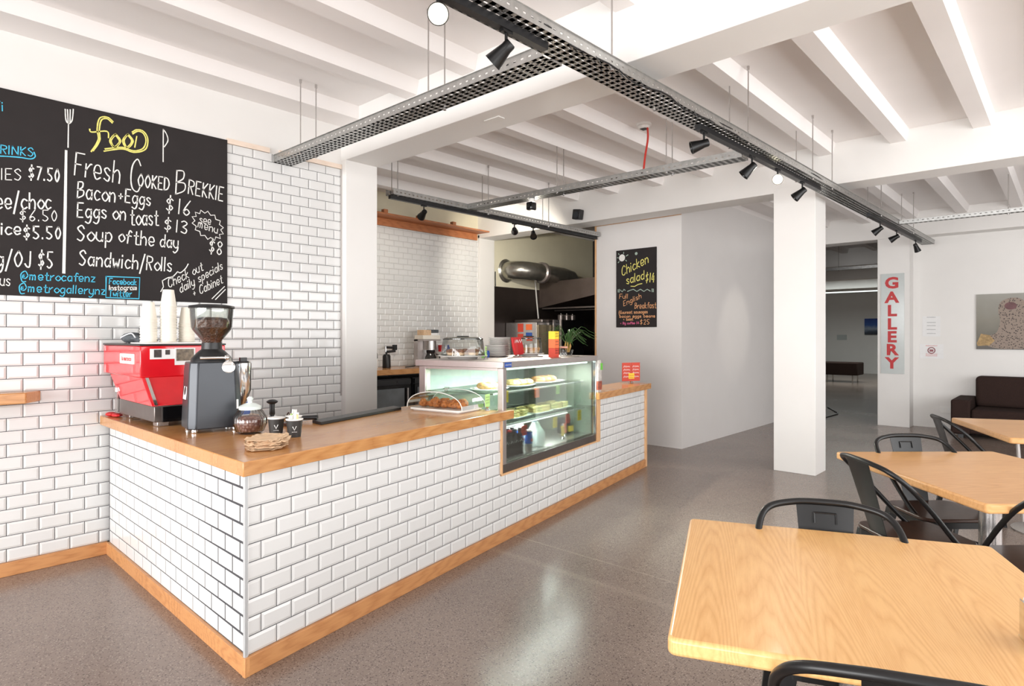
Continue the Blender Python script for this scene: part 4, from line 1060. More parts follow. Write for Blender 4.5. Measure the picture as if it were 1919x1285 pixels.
# ---------------------------------------------------------------- on top of the cabinet
TZ = 1.2325
def cake_dome(x, y, w, h, lab, cover_lab, foods, mat, food_lab, grp):
    p = thing('cake_plate', lab, 'plate', K(x, y, TZ), KR)
    part('plate', MB().lathe([(w * .3, 0), (w * .34, .012), (w * .53, .022), (w * .54, .027), (w * .5, .026), (.001, .02)], 32), china, p, smooth=True)
    c = thing('cake_cover', cover_lab, 'cover', K(x, y, TZ + .0275), KR)
    part('cover', MB().lathe([(w * .47, 0), (w * .45, h * .55), (w * .43, h * .86), (w * .39, h * .95), (w * .2, h * .97), (.001, h * .97)], 32), acrylic, c, smooth=True)
    part('rim', MB().tube([(w * .47 * math.cos(6.2832 * i / 32), w * .47 * math.sin(6.2832 * i / 32), .003) for i in range(32)], .003, 6, True), acrylic, c, smooth=True)
    part('top_edge', MB().tube([(w * .43 * math.cos(6.2832 * i / 32), w * .43 * math.sin(6.2832 * i / 32), h * .87) for i in range(32)], .004, 6, True).lathe([(.001, h * .97), (.05, h * .97), (.045, h * 1.03), (.001, h * 1.03)], 20), smoke_gl, c, smooth=True)
    for k in range(foods):
        a = 2 * math.pi * k / foods + .4
        m = MB().ball((0, 0, .022), 1, (.034, .034, .022), 12, 6, jit=.25)
        o = thing('muffin', food_lab, 'muffin', (0, 0, 0), 0, grp)
        part('base', MB().lathe([(.001, 0), (.024, 0), (.031, .025), (.001, .026)], 14), kraft, o, smooth=True)
        part('crown', MB().ball((0, 0, .032), 1, (.036, .036, .018), 12, 6, jit=.3), mat, o, smooth=True)
        o.location = K(x + w * .27 * math.cos(a), y + w * .27 * math.sin(a), TZ + .027)
    return p


cake_dome(2.28, .57, .36, .145, 'white plate of muffins at the left end of the cabinet top', 'clear cover over the muffins at the left end of the cabinet top', 6, muffin_m, 'brown muffin under the left clear cover on the cabinet', 'muffins under the left cover')
cake_dome(3.10, .46, .26, .145, 'white plate of slices on the cabinet top behind the chip packets', 'clear cover over the slices behind the chip packets', 5, bread_m, 'pale slice under the right clear cover on the cabinet', 'slices under the right cover')
price_tag(K(2.26, .34, TZ), KR, green_tag, 'small lime ticket in front of the left cake cover', .02, .07)
for (x, y, n, lab, grp) in ((2.80, .60, 9, 'front stack of white plates on the cabinet', 'plates in the front stack on the cabinet'), (2.97, .68, 15, 'rear stack of white plates on the cabinet', 'plates in the rear stack on the cabinet')):
    for i in range(n):
        o = MB().lathe([(.05, 0), (.075, .004), (.10, .014), (.099, .0165), (.07, .008), (.001, .006)], 28).build('dinner_plate', china, None, smooth=True)
        o.location = K(x, y, TZ + i * .0105)
        tag(o, ('topmost plate of the ' if i == n - 1 else 'white dinner plate in the ') + lab, 'plate', grp)
for (x, y, m_, lab) in ((2.60, .60, green_p, 'small green packet beside the plate stacks'), (2.655, .59, blue_m, 'small blue packet beside the plate stacks')):
    tag(put(MB().loft([[(a * .03, b * .018, 0) for a, b in rrect(1, 1, .3, 3)], [(a * .036, b * .026, .03) for a, b in rrect(1, 1, .3, 3)], [(a * .03, b * .01, .055) for a, b in rrect(1, 1, .3, 3)]]).build('snack_packet', m_, None, smooth=40), x, y, TZ), lab, 'packet')
for i, (x, rz, lab) in enumerate(((2.83, .25, 'red chip packet leaning left on its stand'), (2.93, -.1, 'red chip packet with pale lettering in front of the cake cover'))):
    t = thing('chip_packet', lab, 'packet', K(x, .42 + .02 * i, TZ), KR + rz)
    part('stand', MB().lathe([(.001, 0), (.02, 0), (.018, .008), (.006, .02), (.001, .022)], 14), chrome, t, smooth=True)
    m = MB()
    sec = lambda w, d, z: [(a * w, b * d, z) for a, b in rrect(1, 1, .35, 4)]
    m.loft([sec(.12, .004, .018), sec(.115, .022, .045), sec(.12, .03, .09), sec(.118, .02, .135), sec(.125, .004, .165)])
    m.v = [(x_ - (z - .02) * .25, y_ + (z - .02) * .1, z) for x_, y_, z in m.v]
    part('bag', m, red_flat, t, smooth=50)
    m = MB(); scribble(m, -.07, .005, .115, .03, .008, lambda u, v: (u, -.008, v)); m.ball((-.035, -.004, .075), 1, (.02, .004, .024), 12, 6).ball((.005, -.004, .07), 1, (.018, .004, .022), 12, 6)
    part('printed_lettering', m, paper, t)
tb = thing('promo_box', 'tall yellow and orange card box standing on the cabinet top', 'display box', K(2.97, .14, TZ), KR)
part('lower_panel', MB().box(-.036, .036, -.03, .03, .0, .14), red_tag, tb)
part('middle_panel', MB().box(-.036, .036, -.03, .03, .0705, .1405).box(-.0365, .0365, -.0305, .03, .075, .15), orange_tag, tb)
part('upper_panel', MB().box(-.036, .036, -.03, .03, .15, .215), yellow_tag, tb)
m = MB()
for q in (.19, .17, .125, .1, .05, .03): scribble(m, -.024, .024, q, .011, .003, lambda u, v: (u, -.031, v))
part('printed_lettering', m, print_d, tb)
sj = thing('small_jar', 'small glass jar with pink lid beside the plant', 'jar', K(3.21, .17, TZ), KR)
part('jar', MB().lathe([(.001, 0), (.028, 0), (.03, .01), (.03, .06), (.022, .07), (.001, .07)], 18), glass_m, sj, smooth=True)
part('lid', MB().lathe([(.032, .07), (.036, .075), (.036, .085), (.001, .088)], 18), plain('pink_lid', (226, 170, 150), .5), sj, smooth=True)
sp = thing('spider_plant', 'spider plant with arching striped leaves at the end of the cabinet', 'plant', K(3.43, .24, TZ), KR)
part('pot', MB().lathe([(.001, 0), (.04, 0), (.052, .05), (.05, .052), (.001, .046)], 18), glass_m, sp, smooth=True)
rnd = random.Random(3)
lm = MB()
for k in range(40):
    a = rnd.random() * 6.283; L_ = rnd.uniform(.14, .27); hgt = rnd.uniform(.08, .2); w = rnd.uniform(.0035, .007)
    pts = []
    for q in range(9):
        t_ = q / 8
        pts.append(Vector((math.cos(a) * L_ * t_ ** 1.1, math.sin(a) * L_ * t_ ** 1.1, .07 + hgt * math.sin(min(1, t_ * 1.35) * math.pi * .62) * 1.05 - .12 * max(0, t_ - .5))))
    sd_ = Vector((-math.sin(a), math.cos(a), 0))
    ww = [w * (1 - (abs(q / 8 - .35) / .66) ** 2 * .95) for q in range(9)]
    lm.add([p + sd_ * ww[i] for i, p in enumerate(pts)] + [p - Vector((0, 0, .003)) for p in pts] + [p - sd_ * ww[i] for i, p in enumerate(pts)],
           [(i, i + 1, 10 + i, 9 + i) for i in range(8)] + [(9 + i, 10 + i, 19 + i, 18 + i) for i in range(8)])
lo_ = part('leaves', lm, leaf_m, sp, smooth=True)
st2 = MB()
for k in range(7):
    a = k * .9; st2.tube([(.01 * math.cos(a), .01 * math.sin(a), .03), (.028 * math.cos(a), .028 * math.sin(a), .08), (.02 * math.cos(a), .02 * math.sin(a), .13)], .005, 6)
part('stems', st2, root_m, sp, smooth=True)
# right worktop
sk_ = thing('confectionery_bag', 'tall clear wrapped pack with green label at the right end of the cabinet', 'packet', K(3.625, .045, .8985), KR)
sec = lambda w, d, z: [(a * w, b * d, z) for a, b in rrect(1, 1, .25, 4)]
part('pack', MB().loft([sec(.085, .07, 0), sec(.095, .08, .05), sec(.09, .08, .25), sec(.085, .07, .29)]), plain('clear_wrap_pack', (196, 190, 184), .15, vary=.35, scale=25), sk_, smooth=45)
part('green_label', MB().box(.0, .046, -.042, .03, .20, .262), green_p, sk_)
part('red_contents', MB().loft([sec(.096, .081, .02), sec(.098, .083, .07), sec(.094, .082, .10)]), plain('reddish_contents', (150, 74, 54), .4, vary=.5, scale=30), sk_, smooth=45)
mh = thing('flyer_stand', 'clear holder with two red flyers and a yellow sticker on the short worktop', 'flyer holder', K(4.80, .16, .8985), KR - .55)
part('base', MB().lathe([(.001, 0), (.03, 0), (.02, .012), (.008, .022), (.001, .022)], 14), chrome, mh, smooth=True)
for k, dx in ((0, -.061), (1, .061)):
    f_ = part('flyer', MB().box(dx - .058, dx + .058, -.003, .003, .02, .22), red_tag, mh)
    m = MB()
    for q in (.17, .135, .1, .06): scribble(m, dx - .04, dx + .04, q, .02, .006, lambda u, v: (u, -.0036, v))
    part('printed_lettering', m, paper, f_)
ys_ = part('sticker', MB().box(-.035, .04, -.006, -.0035, .045, .105, Matrix.Rotation(.0, 4, 'Y')), yellow_tag, mh)
m = MB(); scribble(m, -.025, .03, .075, .014, .004, lambda u, v: (u, -.0066, v)); scribble(m, -.025, .03, .053, .012, .004, lambda u, v: (u, -.0066, v)); part('printed_lettering', m, red_flat, ys_)

# ---------------------------------------------------------------- kitchen
kb = thing('kitchen_bench', 'oak topped back bench with black fridges under the kitchen tiles', 'bench', (-6.4, 4.9, 0))
part('top', MB().box(-6.735, -6.10, 3.24, 6.55, .935, 1.0), oak_y, kb, world=True, bevel=.004)
part('end_leg', MB().box(-6.72, -6.14, 3.3, 3.35, 0, .935), black_plastic, kb, world=True)
for k, y in enumerate((3.62, 4.28, 4.94, 5.6)):
    t = thing('bar_fridge', ['black glass door bar fridge at the left end of the bench', 'second black bar fridge from the left under the bench', 'third black bar fridge from the left under the bench', 'black bar fridge nearest the white pier'][k], 'fridge', (-6.45, y + .3, 0), 0, 'bar fridges under the kitchen bench')
    part('body', MB().box(-6.72, -6.2, y, y + .62, 0.02, .88), black_plastic, t, world=True)
    d_ = part('door', MB().box(-6.2, -6.165, y + .01, y + .61, .06, .80), black_gloss, t, world=True, bevel=.003)
    part('door_glass', MB().box(-6.1655, -6.161, y + .05, y + .5, .10, .76), plain('fridge_glass_%d' % k, (112, 118, 122), .12, vary=.25, scale=4), d_, world=True)
    part('handle', MB().box(-6.162, -6.14, y + .53, y + .55, .2, .76), steel, d_, world=True)
    part('control_panel', MB().box(-6.2, -6.17, y + .01, y + .61, .81, .87).cyl((-6.172, y + .4, .84), (-6.162, y + .4, .84), .012), black_plastic, t, world=True)
sh = thing('wall_shelf', 'long timber shelf above the kitchen wall tiles', 'shelf', (-6.6, 4.9, 2.955))
part('board', MB().box(-6.735, -6.46, 3.24, 6.6, 2.956, 2.976), cedar, sh, world=True)
for k, y in enumerate((4.72, 5.28, 5.9, 3.7)):
    o = MB().box(-6.56, -6.50, y, y + .06, 2.977, 3.03).build('timber_block', cedar, None)
    tag(o, 'small timber block standing on the shelf above the kitchen tiles', 'block', 'timber blocks on the high shelf')
BZ = 1.001
def bench_item(name, lab, cat, x, y): return thing(name, lab, cat, (x, y, BZ))
for (x, y, h, r, lab) in ((-6.45, 4.72, .155, .05, 'black pump flask on the kitchen bench beside the column'), ):
    t = bench_item('coffee_canister', lab, 'canister', x, y)
    part('body', MB().lathe([(.001, 0), (r, 0), (r * 1.05, .01), (r, h), (r * .7, h + .02), (.001, h + .02)], 18), black_plastic, t, smooth=True)
    part('lid', MB().cyl((0, 0, h + .05), (.02, .12, h + .06), .016).cyl((0, .0, h), (0, 0, h + .05), .012), black_plastic, t, smooth=True)
t = bench_item('sauce_bottle', 'clear bottle with black top at the left of the kitchen bench', 'bottle', -6.52, 4.60)
part('bottle', MB().lathe([(.001, 0), (.03, 0), (.03, .1), (.02, .12), (.001, .12)], 16), white_p, t, smooth=True)
part('lid', MB().lathe([(.022, .12), (.03, .13), (.026, .19), (.001, .195)], 16), black_plastic, t, smooth=True)
t = bench_item('wall_lamp_arm', 'black tap handle fitting above the kitchen bench', 'tap', -6.66, 4.86)
part('spout', MB().cyl((0, 0, .26), (.0, .15, .25), .016).box(-.02, .02, .12, .17, .22, .29), black_plastic, t)
part('pipe', MB().cyl((0, 0, 0), (0, 0, .27), .008), chrome, t)
cm = bench_item('coffee_maker', 'drip coffee maker with glass jug on the kitchen bench', 'coffee maker', -6.45, 5.42)
part('base', MB().box(-.10, .12, -.13, .10, 0, .035), black_plastic, cm, bevel=.005)
part('tower', MB().box(-.10, -.02, -.18, -.08, .0, .36).box(-.10, .10, -.18, .12, .34, .36), steel_w, cm)
part('tank', MB().lathe([(.001, .22), (.09, .22), (.09, .36), (.001, .362)], 24, (.0, .01, 0)), steel, cm, smooth=True)
part('jug', MB().lathe([(.05, .036), (.075, .06), (.075, .12), (.055, .16), (.05, .18), (.001, .18)], 24, (.02, .01, 0)), smoke_gl, cm, smooth=True)
part('jug_handle', MB().tube(smooth_path([(.06, .07, .16), (.08, .11, .14), (.08, .11, .08), (.06, .08, .06)], 4), .008, 8).lathe([(.05, .17), (.06, .185), (.06, .215), (.001, .216)], 20, (.02, .01, 0)), black_plastic, cm, smooth=True)
fb_ = thing('filter_box', 'pale carton on top of the drip coffee maker', 'carton', (-6.45, 5.40, BZ + .362))
part('carton', MB().box(-.09, .09, -.16, .14, 0, .055), paper_cup, fb_, bevel=.004)
fp = thing('paper_stack', 'cream and blue packets lying on the pale carton', 'packets', (-6.45, 5.40, BZ + .4175))
part('cream_packet', MB().box(-.07, .07, -.13, .0, 0, .07), kraft, fp, bevel=.006)
part('blue_packet', MB().box(-.05, .06, .0, .14, .03, .075).cyl((0, .1, .05), (0, .17, .05), .02), cloth_g, fp, bevel=.006)
part('paper', MB().box(-.06, .06, .005, .12, .0, .03), paper, fp)
for (y, m_, lab) in ((5.68, red_flat, 'red mug behind the left cake cover'), (5.77, blue_m, 'blue mug behind the left cake cover')):
    t = bench_item('mug', lab, 'mug', -6.5, y)
    part('riser', MB().box(-.045, .045, -.045, .045, 0, .19), white_p, t)
    part('mug', MB().lathe([(.001, .19), (.04, .19), (.045, .28), (.041, .28), (.036, .2), (.001, .2)], 18), m_, t, smooth=True)
    part('handle', MB().tube(smooth_path([(.04, 0, .26), (.065, 0, .25), (.065, 0, .22), (.04, 0, .21)], 4), .006, 6), m_, t, smooth=True)
t = bench_item('cable_coil', 'black coiled power lead lying on the kitchen bench', 'cable', -6.3, 5.12)
part('coil', MB().tube(smooth_path([(0, -.22, .01), (.03, -.1, .02), (-.02, 0, .05), (.03, .06, .03), (0, .1, .07), (-.02, .04, .03), (.02, .16, .02)], 5), .008, 6), black_plastic, t, smooth=True)

# extractor side
sb = thing('splashback', 'dark steel splashback panel on the cream kitchen wall', 'splashback', (-6.74, 8.2, 0))
part('panel', MB().box(-6.749, -6.738, 6.972, 9.69, 0.0, 2.19), plain('dark_splash_steel', (52, 45, 42), .35, metal=.5, vary=.15, scale=3), sb, world=True)
hd = thing('range_hood', 'dark steel extractor hood over the cooking line', 'extractor hood', (-6.2, 8.7, 1.88))
hm = MB()
yz = lambda y: [(-6.737, y, 1.885), (-6.737, y, 2.315), (-5.35, y, 2.345), (-5.35, y, 2.10)]
hm.loft([yz(8.1), yz(9.6)])
part('canopy', hm, plain('hood_steel', (104, 92, 86), .35, metal=.6, vary=.12, scale=5), hd, world=True)
part('gutter', MB().box(-6.70, -5.35, 8.12, 8.16, 1.86, 1.885).cyl((-6.6, 8.35, 1.84), (-5.4, 8.35, 1.84), .012), steel_d, hd, world=True)
part('conduit', MB().tube(smooth_path([(-6.71, 7.95, 2.36), (-6.70, 7.96, 2.2), (-6.68, 7.96, 2.0), (-6.66, 7.98, 1.7)], 5), .012, 8), white_p, hd, world=True, smooth=True)
du = thing('exhaust_duct', 'silver elbow exhaust duct between cream wall and hood', 'duct', (-6.6, 7.5, 2.45))
pth = smooth_path([(-6.735, 7.28, 2.455), (-6.60, 7.29, 2.455), (-6.46, 7.38, 2.45), (-6.40, 7.56, 2.44), (-6.40, 7.75, 2.435)], 6)
part('elbow', MB().tube(pth, .145, 24), duct_m, du, world=True, smooth=True)
part('wall_flange', MB().tube([(-6.747, 7.28, 2.455), (-6.72, 7.28, 2.455)], [.19, .16], 24), duct_m, du, world=True, smooth=True)
part('joint_ring', MB().tube([(-6.40, 7.70, 2.437), (-6.40, 7.72, 2.436), (-6.40, 7.78, 2.434), (-6.40, 7.80, 2.433)], [.15, .172, .172, .15], 24), steel_w, du, world=True, smooth=True)
part('straight_section', MB().tube([(-6.40, 7.78, 2.434), (-6.39, 8.3, 2.425), (-6.39, 8.52, 2.40), (-6.39, 8.62, 2.33)], [.135, .135, .13, .11], 24), duct_m, du, world=True, smooth=True)
tag(MB().tube(smooth_path([(-6.71, 6.985, 2.42), (-6.715, 6.99, 2.32), (-6.72, 7.0, 2.19)], 5), .008, 6).build('wall_cable', black_plastic, None, smooth=True), 'thin black cable hanging down the cream wall', 'cable')
ov = thing('bench_oven', 'grey steel oven with red stickers behind the cabinet', 'oven', (-6.4, 7.4, 0))
OX, OY = -6.09, 7.15
part('body', MB().box(-6.73, OX, 7.25, 8.0, .9, 1.62), steel, ov, world=True, bevel=.006)
part('stand', MB().box(-6.7, OX - .05, 7.28, 7.95, 0, .9), steel_d, ov, world=True)
part('side_door', MB().box(OX, OX + .02, 7.28, 7.97, .95, 1.58), plain('brass_tint_steel', (150, 138, 112), .3, metal=.7, vary=.1), ov, world=True)
for (x, z, w, h, m_) in ((-6.47, 1.47, .11, .13, red_tag), (-6.30, 1.50, .12, .09, orange_tag), (-6.30, 1.41, .12, .05, blue_m), (-6.29, 1.33, .12, .06, red_tag), (-6.47, 1.37, .11, .07, red_tag)):
    part('sticker', MB().box(x, x + w, 7.244, 7.249, z, z + h), m_, ov, world=True)
tn = thing('utensil_tray', 'shallow steel tray on top of the grey oven', 'tray', (-6.4, 7.6, 1.621))
part('tray', MB().prism(rrect(.6, .4, .04, 4, -6.4, 7.6), 1.621, 1.67), steel_d, tn, world=True, bevel=.01)
fr_ = thing('upright_fridge', 'dark upright steel cabinet behind the orange display box', 'fridge', (-5.96, 7.9, 0))
part('body', MB().box(-6.05, -5.88, 7.62, 8.2, 0, 1.66), black_gloss, fr_, world=True)
part('edge_strip', MB().box(-5.915, -5.88, 7.60, 7.62, 0.2, 1.66).box(-6.05, -6.03, 7.60, 7.62, .9, 1.66), steel_w, fr_, world=True)
for k in range(3):
    t = thing('cooking_pot', ['steel pot on the dark cabinet, nearest', 'steel pot on the dark cabinet, middle', 'steel pot on the dark cabinet, farthest'][k], 'pot', (-5.965, 7.7 + .15 * k, 1.661), 0, 'pots on the dark cabinet')
    part('pot', MB().lathe([(.001, 0), (.05, 0), (.052, .07), (.047, .07), (.045, .005), (.001, .005)], 18), steel_d, t, smooth=True)
    part('lid', MB().lathe([(.054, .07), (.04, .082), (.008, .086), (.01, .1), (.001, .102)], 18), steel, t, smooth=True)

# ---------------------------------------------------------------- cable trays
def tray(name, p0, p1, w, label, rods=(), h=.055, slot=.05, ang_rods=None):
    a, b = Vector(p0), Vector(p1); L = (b - a).length; rz = math.atan2(b.y - a.y, b.x - a.x)
    t = thing(name, label, 'cable tray', a, rz, 'perforated cable trays')
    m = MB(); n = int(L / slot)
    ys_ = [-w / 2, -w / 2 + w * .14, -w * .12, w * .12, w / 2 - w * .14, w / 2]
    th = .002
    sl_ = .011; rows = 4 if w > .1 else 2; st = (w - rows * sl_) / (rows + 1)
    for r_ in range(rows + 1):
        y0 = -w / 2 + r_ * (st + sl_); m.box(0, L, y0, y0 + st, 0, th)
    for k in range(n + 1):
        x = min(k * slot, L - .03); m.box(x, x + .027, -w / 2, w / 2, .0, th + .0006)
    for s_ in (-1, 1):
        y0, y1 = (s_ * w / 2 - .001, s_ * w / 2 + .001)
        m.box(0, L, y0, y1, 0, .021); m.box(0, L, y0, y1, .030, h)
        for k in range(n + 1):
            x = min(k * slot, L - .035); m.box(x, x + .032, y0, y1, .021, .030)
        m.box(0, L, s_ * w / 2 - .008, s_ * w / 2 + .001, h - .002, h)
    part('channel', m, galv, t)
    for x, sides in rods:
        for s_ in sides:
            top = CEIL - a.z
            part('hanger_rod', MB().cyl((x, s_ * (w / 2 - .012), -.012), (x, s_ * (w / 2 - .012), top - .004), .0045, n=8).cyl((x, s_ * (w / 2 - .012), -.012), (x, s_ * (w / 2 - .012), .012), .01, n=6).cyl((x, s_ * (w / 2 - .012), top - .03), (x, s_ * (w / 2 - .012), top - .003), .009, n=6), steel, t)
    return t, L, rz


TZ0 = 2.768
MA, MBp = Vector((-1.852, .6, TZ0)), Vector((-1.592, 10.95, TZ0))
mdir = (MBp - MA).normalized()
def on_main(y, dx=0, dz=0): return MA + mdir * ((y - MA.y) / mdir.y) + Vector((dx, 0, dz))
def ml_(y): return (y - MA.y) / mdir.y
main, ML, mrz = tray('cable_tray', MA, MBp, .16, 'longest galvanised cable tray running from overhead to the back wall',
                     [(ml_(2.66), (-1,)), (ml_(3.3), (1,)), (ml_(4.33), (-1, 1)), (ml_(5.67), (-1, 1)), (ml_(6.2), (-1,)), (ml_(7.95), (-1, 1)), (ml_(9.6), (1, -1))])
for y0, y1 in ((.7, 2.22), (3.72, 6.05), (7.7, 10.4)):
    part('light_track', MB().box(ml_(y0), ml_(y1), -.018, .022, -.036, -.002), black_plastic, main, label='black lighting track under the tray')
rnd = random.Random(5)
cb_ = MB()
for q in range(3):
    pts = [(.5 + i * .35, -.05 + .04 * q + rnd.uniform(-.03, .03), .018 + rnd.uniform(0, .012)) for i in range(28)]
    cb_.tube(smooth_path(pts, 3), .006, 6)
pts = [(ml_(2.3) + i * .1, -.082 + .012 * math.sin(i * 1.3), -.006 + .01 * math.sin(i * .9)) for i in range(20)]
cb_.tube(pts, .005, 6)
for i in range(9): cb_.tube([(ml_(2.5) + i * .2, -.085, .005), (ml_(2.5) + i * .2 + .015, -.1, -.03 - .01 * (i % 2))], .002, 5)
part('cable_bundle', cb_, black_plastic, main, smooth=True)
t1, L1, r1_ = tray('cable_tray', (-4.625, 2.385, TZ0 - .002), (-1.90, 2.385, TZ0 - .002), .15, 'wide cable tray from the tiled wall in front of the first beam', [(.395, (-1, 1)), (1.855, (-1, 1))])
part('cable_loop', MB().tube(smooth_path([(1.2, .02, .03), (1.45, .03, .075), (1.65, .03, .03)], 5), .012, 8).tube(smooth_path([(2.25, .02, .03), (2.42, .03, .08), (2.6, .03, .03)], 5), .012, 8), black_plastic, t1, smooth=True)
t2, L2_, r2_ = tray('cable_tray', (-4.80, 4.64, TZ0), (-1.86, 4.70, TZ0), .13, 'cable tray crossing from the kitchen track to the longest tray', [(1.18, (-1, 1)), (2.31, (-1, 1))])
part('cable_loop', MB().tube(smooth_path([(.1, .0, .03), (.4, .02, .075), (.7, .0, .03)], 5), .009, 8).tube(smooth_path([(1.7, 0, .03), (1.9, .02, .07), (2.1, 0, .03)], 5), .008, 8), black_plastic, t2, smooth=True)
t3, L3_, r3_ = tray('cable_tray', (-4.87, 3.60, TZ0), (-4.85, 7.05, TZ0), .12, 'cable tray with black track above the kitchen bench', [(.06, (-1, 1)), (1.3, (-1, 1)), (2.36, (-1, 1))])
part('light_track', MB().box(0, L3_, -.02, .02, -.036, -.002), black_plastic, t3)
t4, L4_, r4_ = tray('cable_tray', (-1.56, 8.75, TZ0), (3.2, 8.75, TZ0), .08, 'slim cable tray branching right above the sofa corner', [(1.03, (1,)), (3.0, (1,))], h=.04)
t5, L5_, r5_ = tray('cable_tray', (-7.5, 14.0, TZ0), (2.5, 14.0, TZ0), .12, 'cable tray inside the gallery room beyond the pier', [(3.9, (1,)), (6.0, (1,))])


def spot_lamp(anchor, target, label, on=False, drop=.075, power=0, angle=60, ln=.115):
    """Black cone track spot: adapter and stem on the track, head turned towards its target."""
    a = Vector(anchor)
    t = thing('spot_light', label, 'spot light', a, 0, 'black track spot lights')
    part('stem', MB().box(-.012, .012, -.03, .03, -.012, .0).cyl((0, 0, -.01), (0, 0, -drop), .007, n=10), black_metal, t)
    d = (Vector(target) - (a - Vector((0, 0, drop)))).normalized()
    M = Matrix.Translation((0, 0, -drop)) @ d.to_track_quat('Z', 'Y').to_matrix().to_4x4() @ Matrix.Translation((0, 0, -.03))
    part('head', MB().lathe([(.001, 0), (.022, 0), (.026, .006), (.026, .03), (.042, ln), (.0385, ln), (.034, ln - .02), (.001, ln - .02)], 24, M=M), black_metal, t, smooth=True)
    part('lens', MB().lathe([(.001, ln - .016), (.034, ln - .016), (.034, ln - .012), (.001, ln - .012)], 20, M=M), lamp_on if on else smoke_gl, t, smooth=True)
    if power:
        spot('beam_of_' + label.split()[0], a - Vector((0, 0, drop)) + d * (ln - .005), target, power, angle)
    return t


tr = -.036
spot_lamp(on_main(1.58, 0, tr), (-.1, .15, 1.5), 'lit round spot light facing the viewer, nearest on the tray', True, drop=.07, ln=.06, power=12, angle=80)
spot_lamp(on_main(1.96, 0, tr), (-3.4, 1.35, 1.25), 'black spot light aimed at the menu board, largest in view', power=18, angle=60)
spot_lamp(on_main(3.80, 0, tr), (-3.6, 2.6, 2.0), 'black spot light where the long tray passes the first beam')
spot_lamp(on_main(4.56, 0, tr), (-3.1, 3.9, 1.2), 'black spot light beside the joint with the crossing tray')
spot_lamp(on_main(5.06, 0, tr), (-.3, .7, 1.5), 'lit ring shaped spot light left of the free-standing column', True, ln=.06, power=10, angle=70)
spot_lamp(on_main(5.62, 0, tr), (-3.3, 4.9, 1.2), 'black spot light in front of the free-standing column')
spot_lamp(on_main(8.2, 0, tr), (-3.4, 7.9, 1.4), 'first of three black spot lights before the gallery opening')
spot_lamp(on_main(9.0, 0, tr), (-3.6, 8.75, 1.55), 'middle of three black spot lights before the gallery opening', power=26, angle=34)
spot_lamp(on_main(10.1, 0, tr), (-1.2, 10.9, 1.2), 'last black spot light on the long tray, above the gallery sign')
kt = lambda y: Vector((-4.868 + .02 * (y - 3.6) / 3.45, y, TZ0 + tr))
spot_lamp(kt(4.02), (-6.7, 4.6, 1.9), 'black spot light at the left of the kitchen track', power=60, angle=80)
spot_lamp(kt(5.38), (-6.7, 7.6, 2.3), 'left of two close black spot lights on the kitchen track', power=140, angle=85)
spot_lamp(kt(5.72), (-2.6, 3.4, .0), 'right of two close black spot lights on the kitchen track', power=220, angle=100)

sc = thing('security_camera', 'small black and white camera under the crossing tray', 'camera', (-3.97, 4.655, TZ0))
part('mount', MB().cyl((0, 0, 0), (0, 0, -.03), .03, n=16), white_p, sc)
part('body', MB().box(-.035, .035, -.05, .035, -.115, -.035), black_gloss, sc, bevel=.012)
part('lens', MB().cyl((0, -.052, -.075), (0, -.049, -.075), .018, n=16), smoke_gl, sc)
sp_ = thing('wall_speaker', 'small black speaker mounted on the beam above the partition', 'speaker', (-4.82, 6.64, 3.0))
part('cabinet', MB().box(-.06, .06, -.10, -.012, -.06, .07, Matrix.Rotation(R(8), 4, 'Y')), black_plastic, sp_, bevel=.008)
part('bracket', MB().box(-.03, .03, -.02, -.0005, -.03, .03), black_metal, sp_)
part('cone', MB().lathe([(.001, 0), (.04, 0), (.043, .004), (.001, .002)], 20, M=Matrix.Translation((0, -.101, -.005)) @ Matrix.Rotation(R(90), 4, 'X')), charcoal, sp_)
tag(MB().box(-3.02, -2.88, 3.03, 3.09, 2.8965, 2.9035).build('junction_plate', white_p, None, bevel=.002), 'white blank plate under the first ceiling beam', 'plate')
sd_t = thing('smoke_detector', 'round white smoke detector on the ceiling above the crossing tray', 'smoke detector', (-2.845, 4.885, CEIL))
part('base', MB().lathe([(.001, 0), (.065, 0), (.065, -.018), (.05, -.024), (.04, -.045), (.001, -.047)], 24), white_p, sd_t, smooth=True)
part('sensor_slots', MB().box(-.025, .03, -.03, .03, -.049, -.0475), black_plastic, sd_t)
tag(MB().tube(smooth_path([(-2.80, 4.87, CEIL - .05), (-2.78, 4.84, 3.15), (-2.785, 4.80, 2.98), (-2.77, 4.74, 2.80)], 5), .009, 8).build('red_conduit', red_cable, None, smooth=True), 'thin red cable hanging from the smoke detector to the crossing tray', 'cable')

# ---------------------------------------------------------------- tables
def table(near, ex, ey, wx, wy, mat, label, z=.74, th=.04):
    ex = Vector((ex[0], ex[1], 0)).normalized(); ey = Vector((-ex.y, ex.x, 0))
    c = Vector((near[0], near[1], 0)) + ex * wx / 2 + ey * wy / 2
    t = thing('cafe_table', label, 'table', c, math.atan2(ex.y, ex.x), 'oak cafe tables')
    part('tabletop', MB().prism(rrect(wx, wy, .02, 5), z - th, z), mat, t, bevel=.009, seg=3)
    part('pedestal', MB().lathe([(.001, .0), (.047, .0), (.047, z - th - .006), (.001, z - th - .006)], 32), steel, t, smooth=True)
    part('mounting_plate', MB().box(-.2, .2, -.2, .2, z - th - .006, z - th - .0005), black_metal, t)
    part('base', MB().lathe([(.001, 0.0005), (.24, .0005), (.24, .008), (.08, .022), (.05, .03), (.001, .03)], 36), steel, t, smooth=True)
    return t


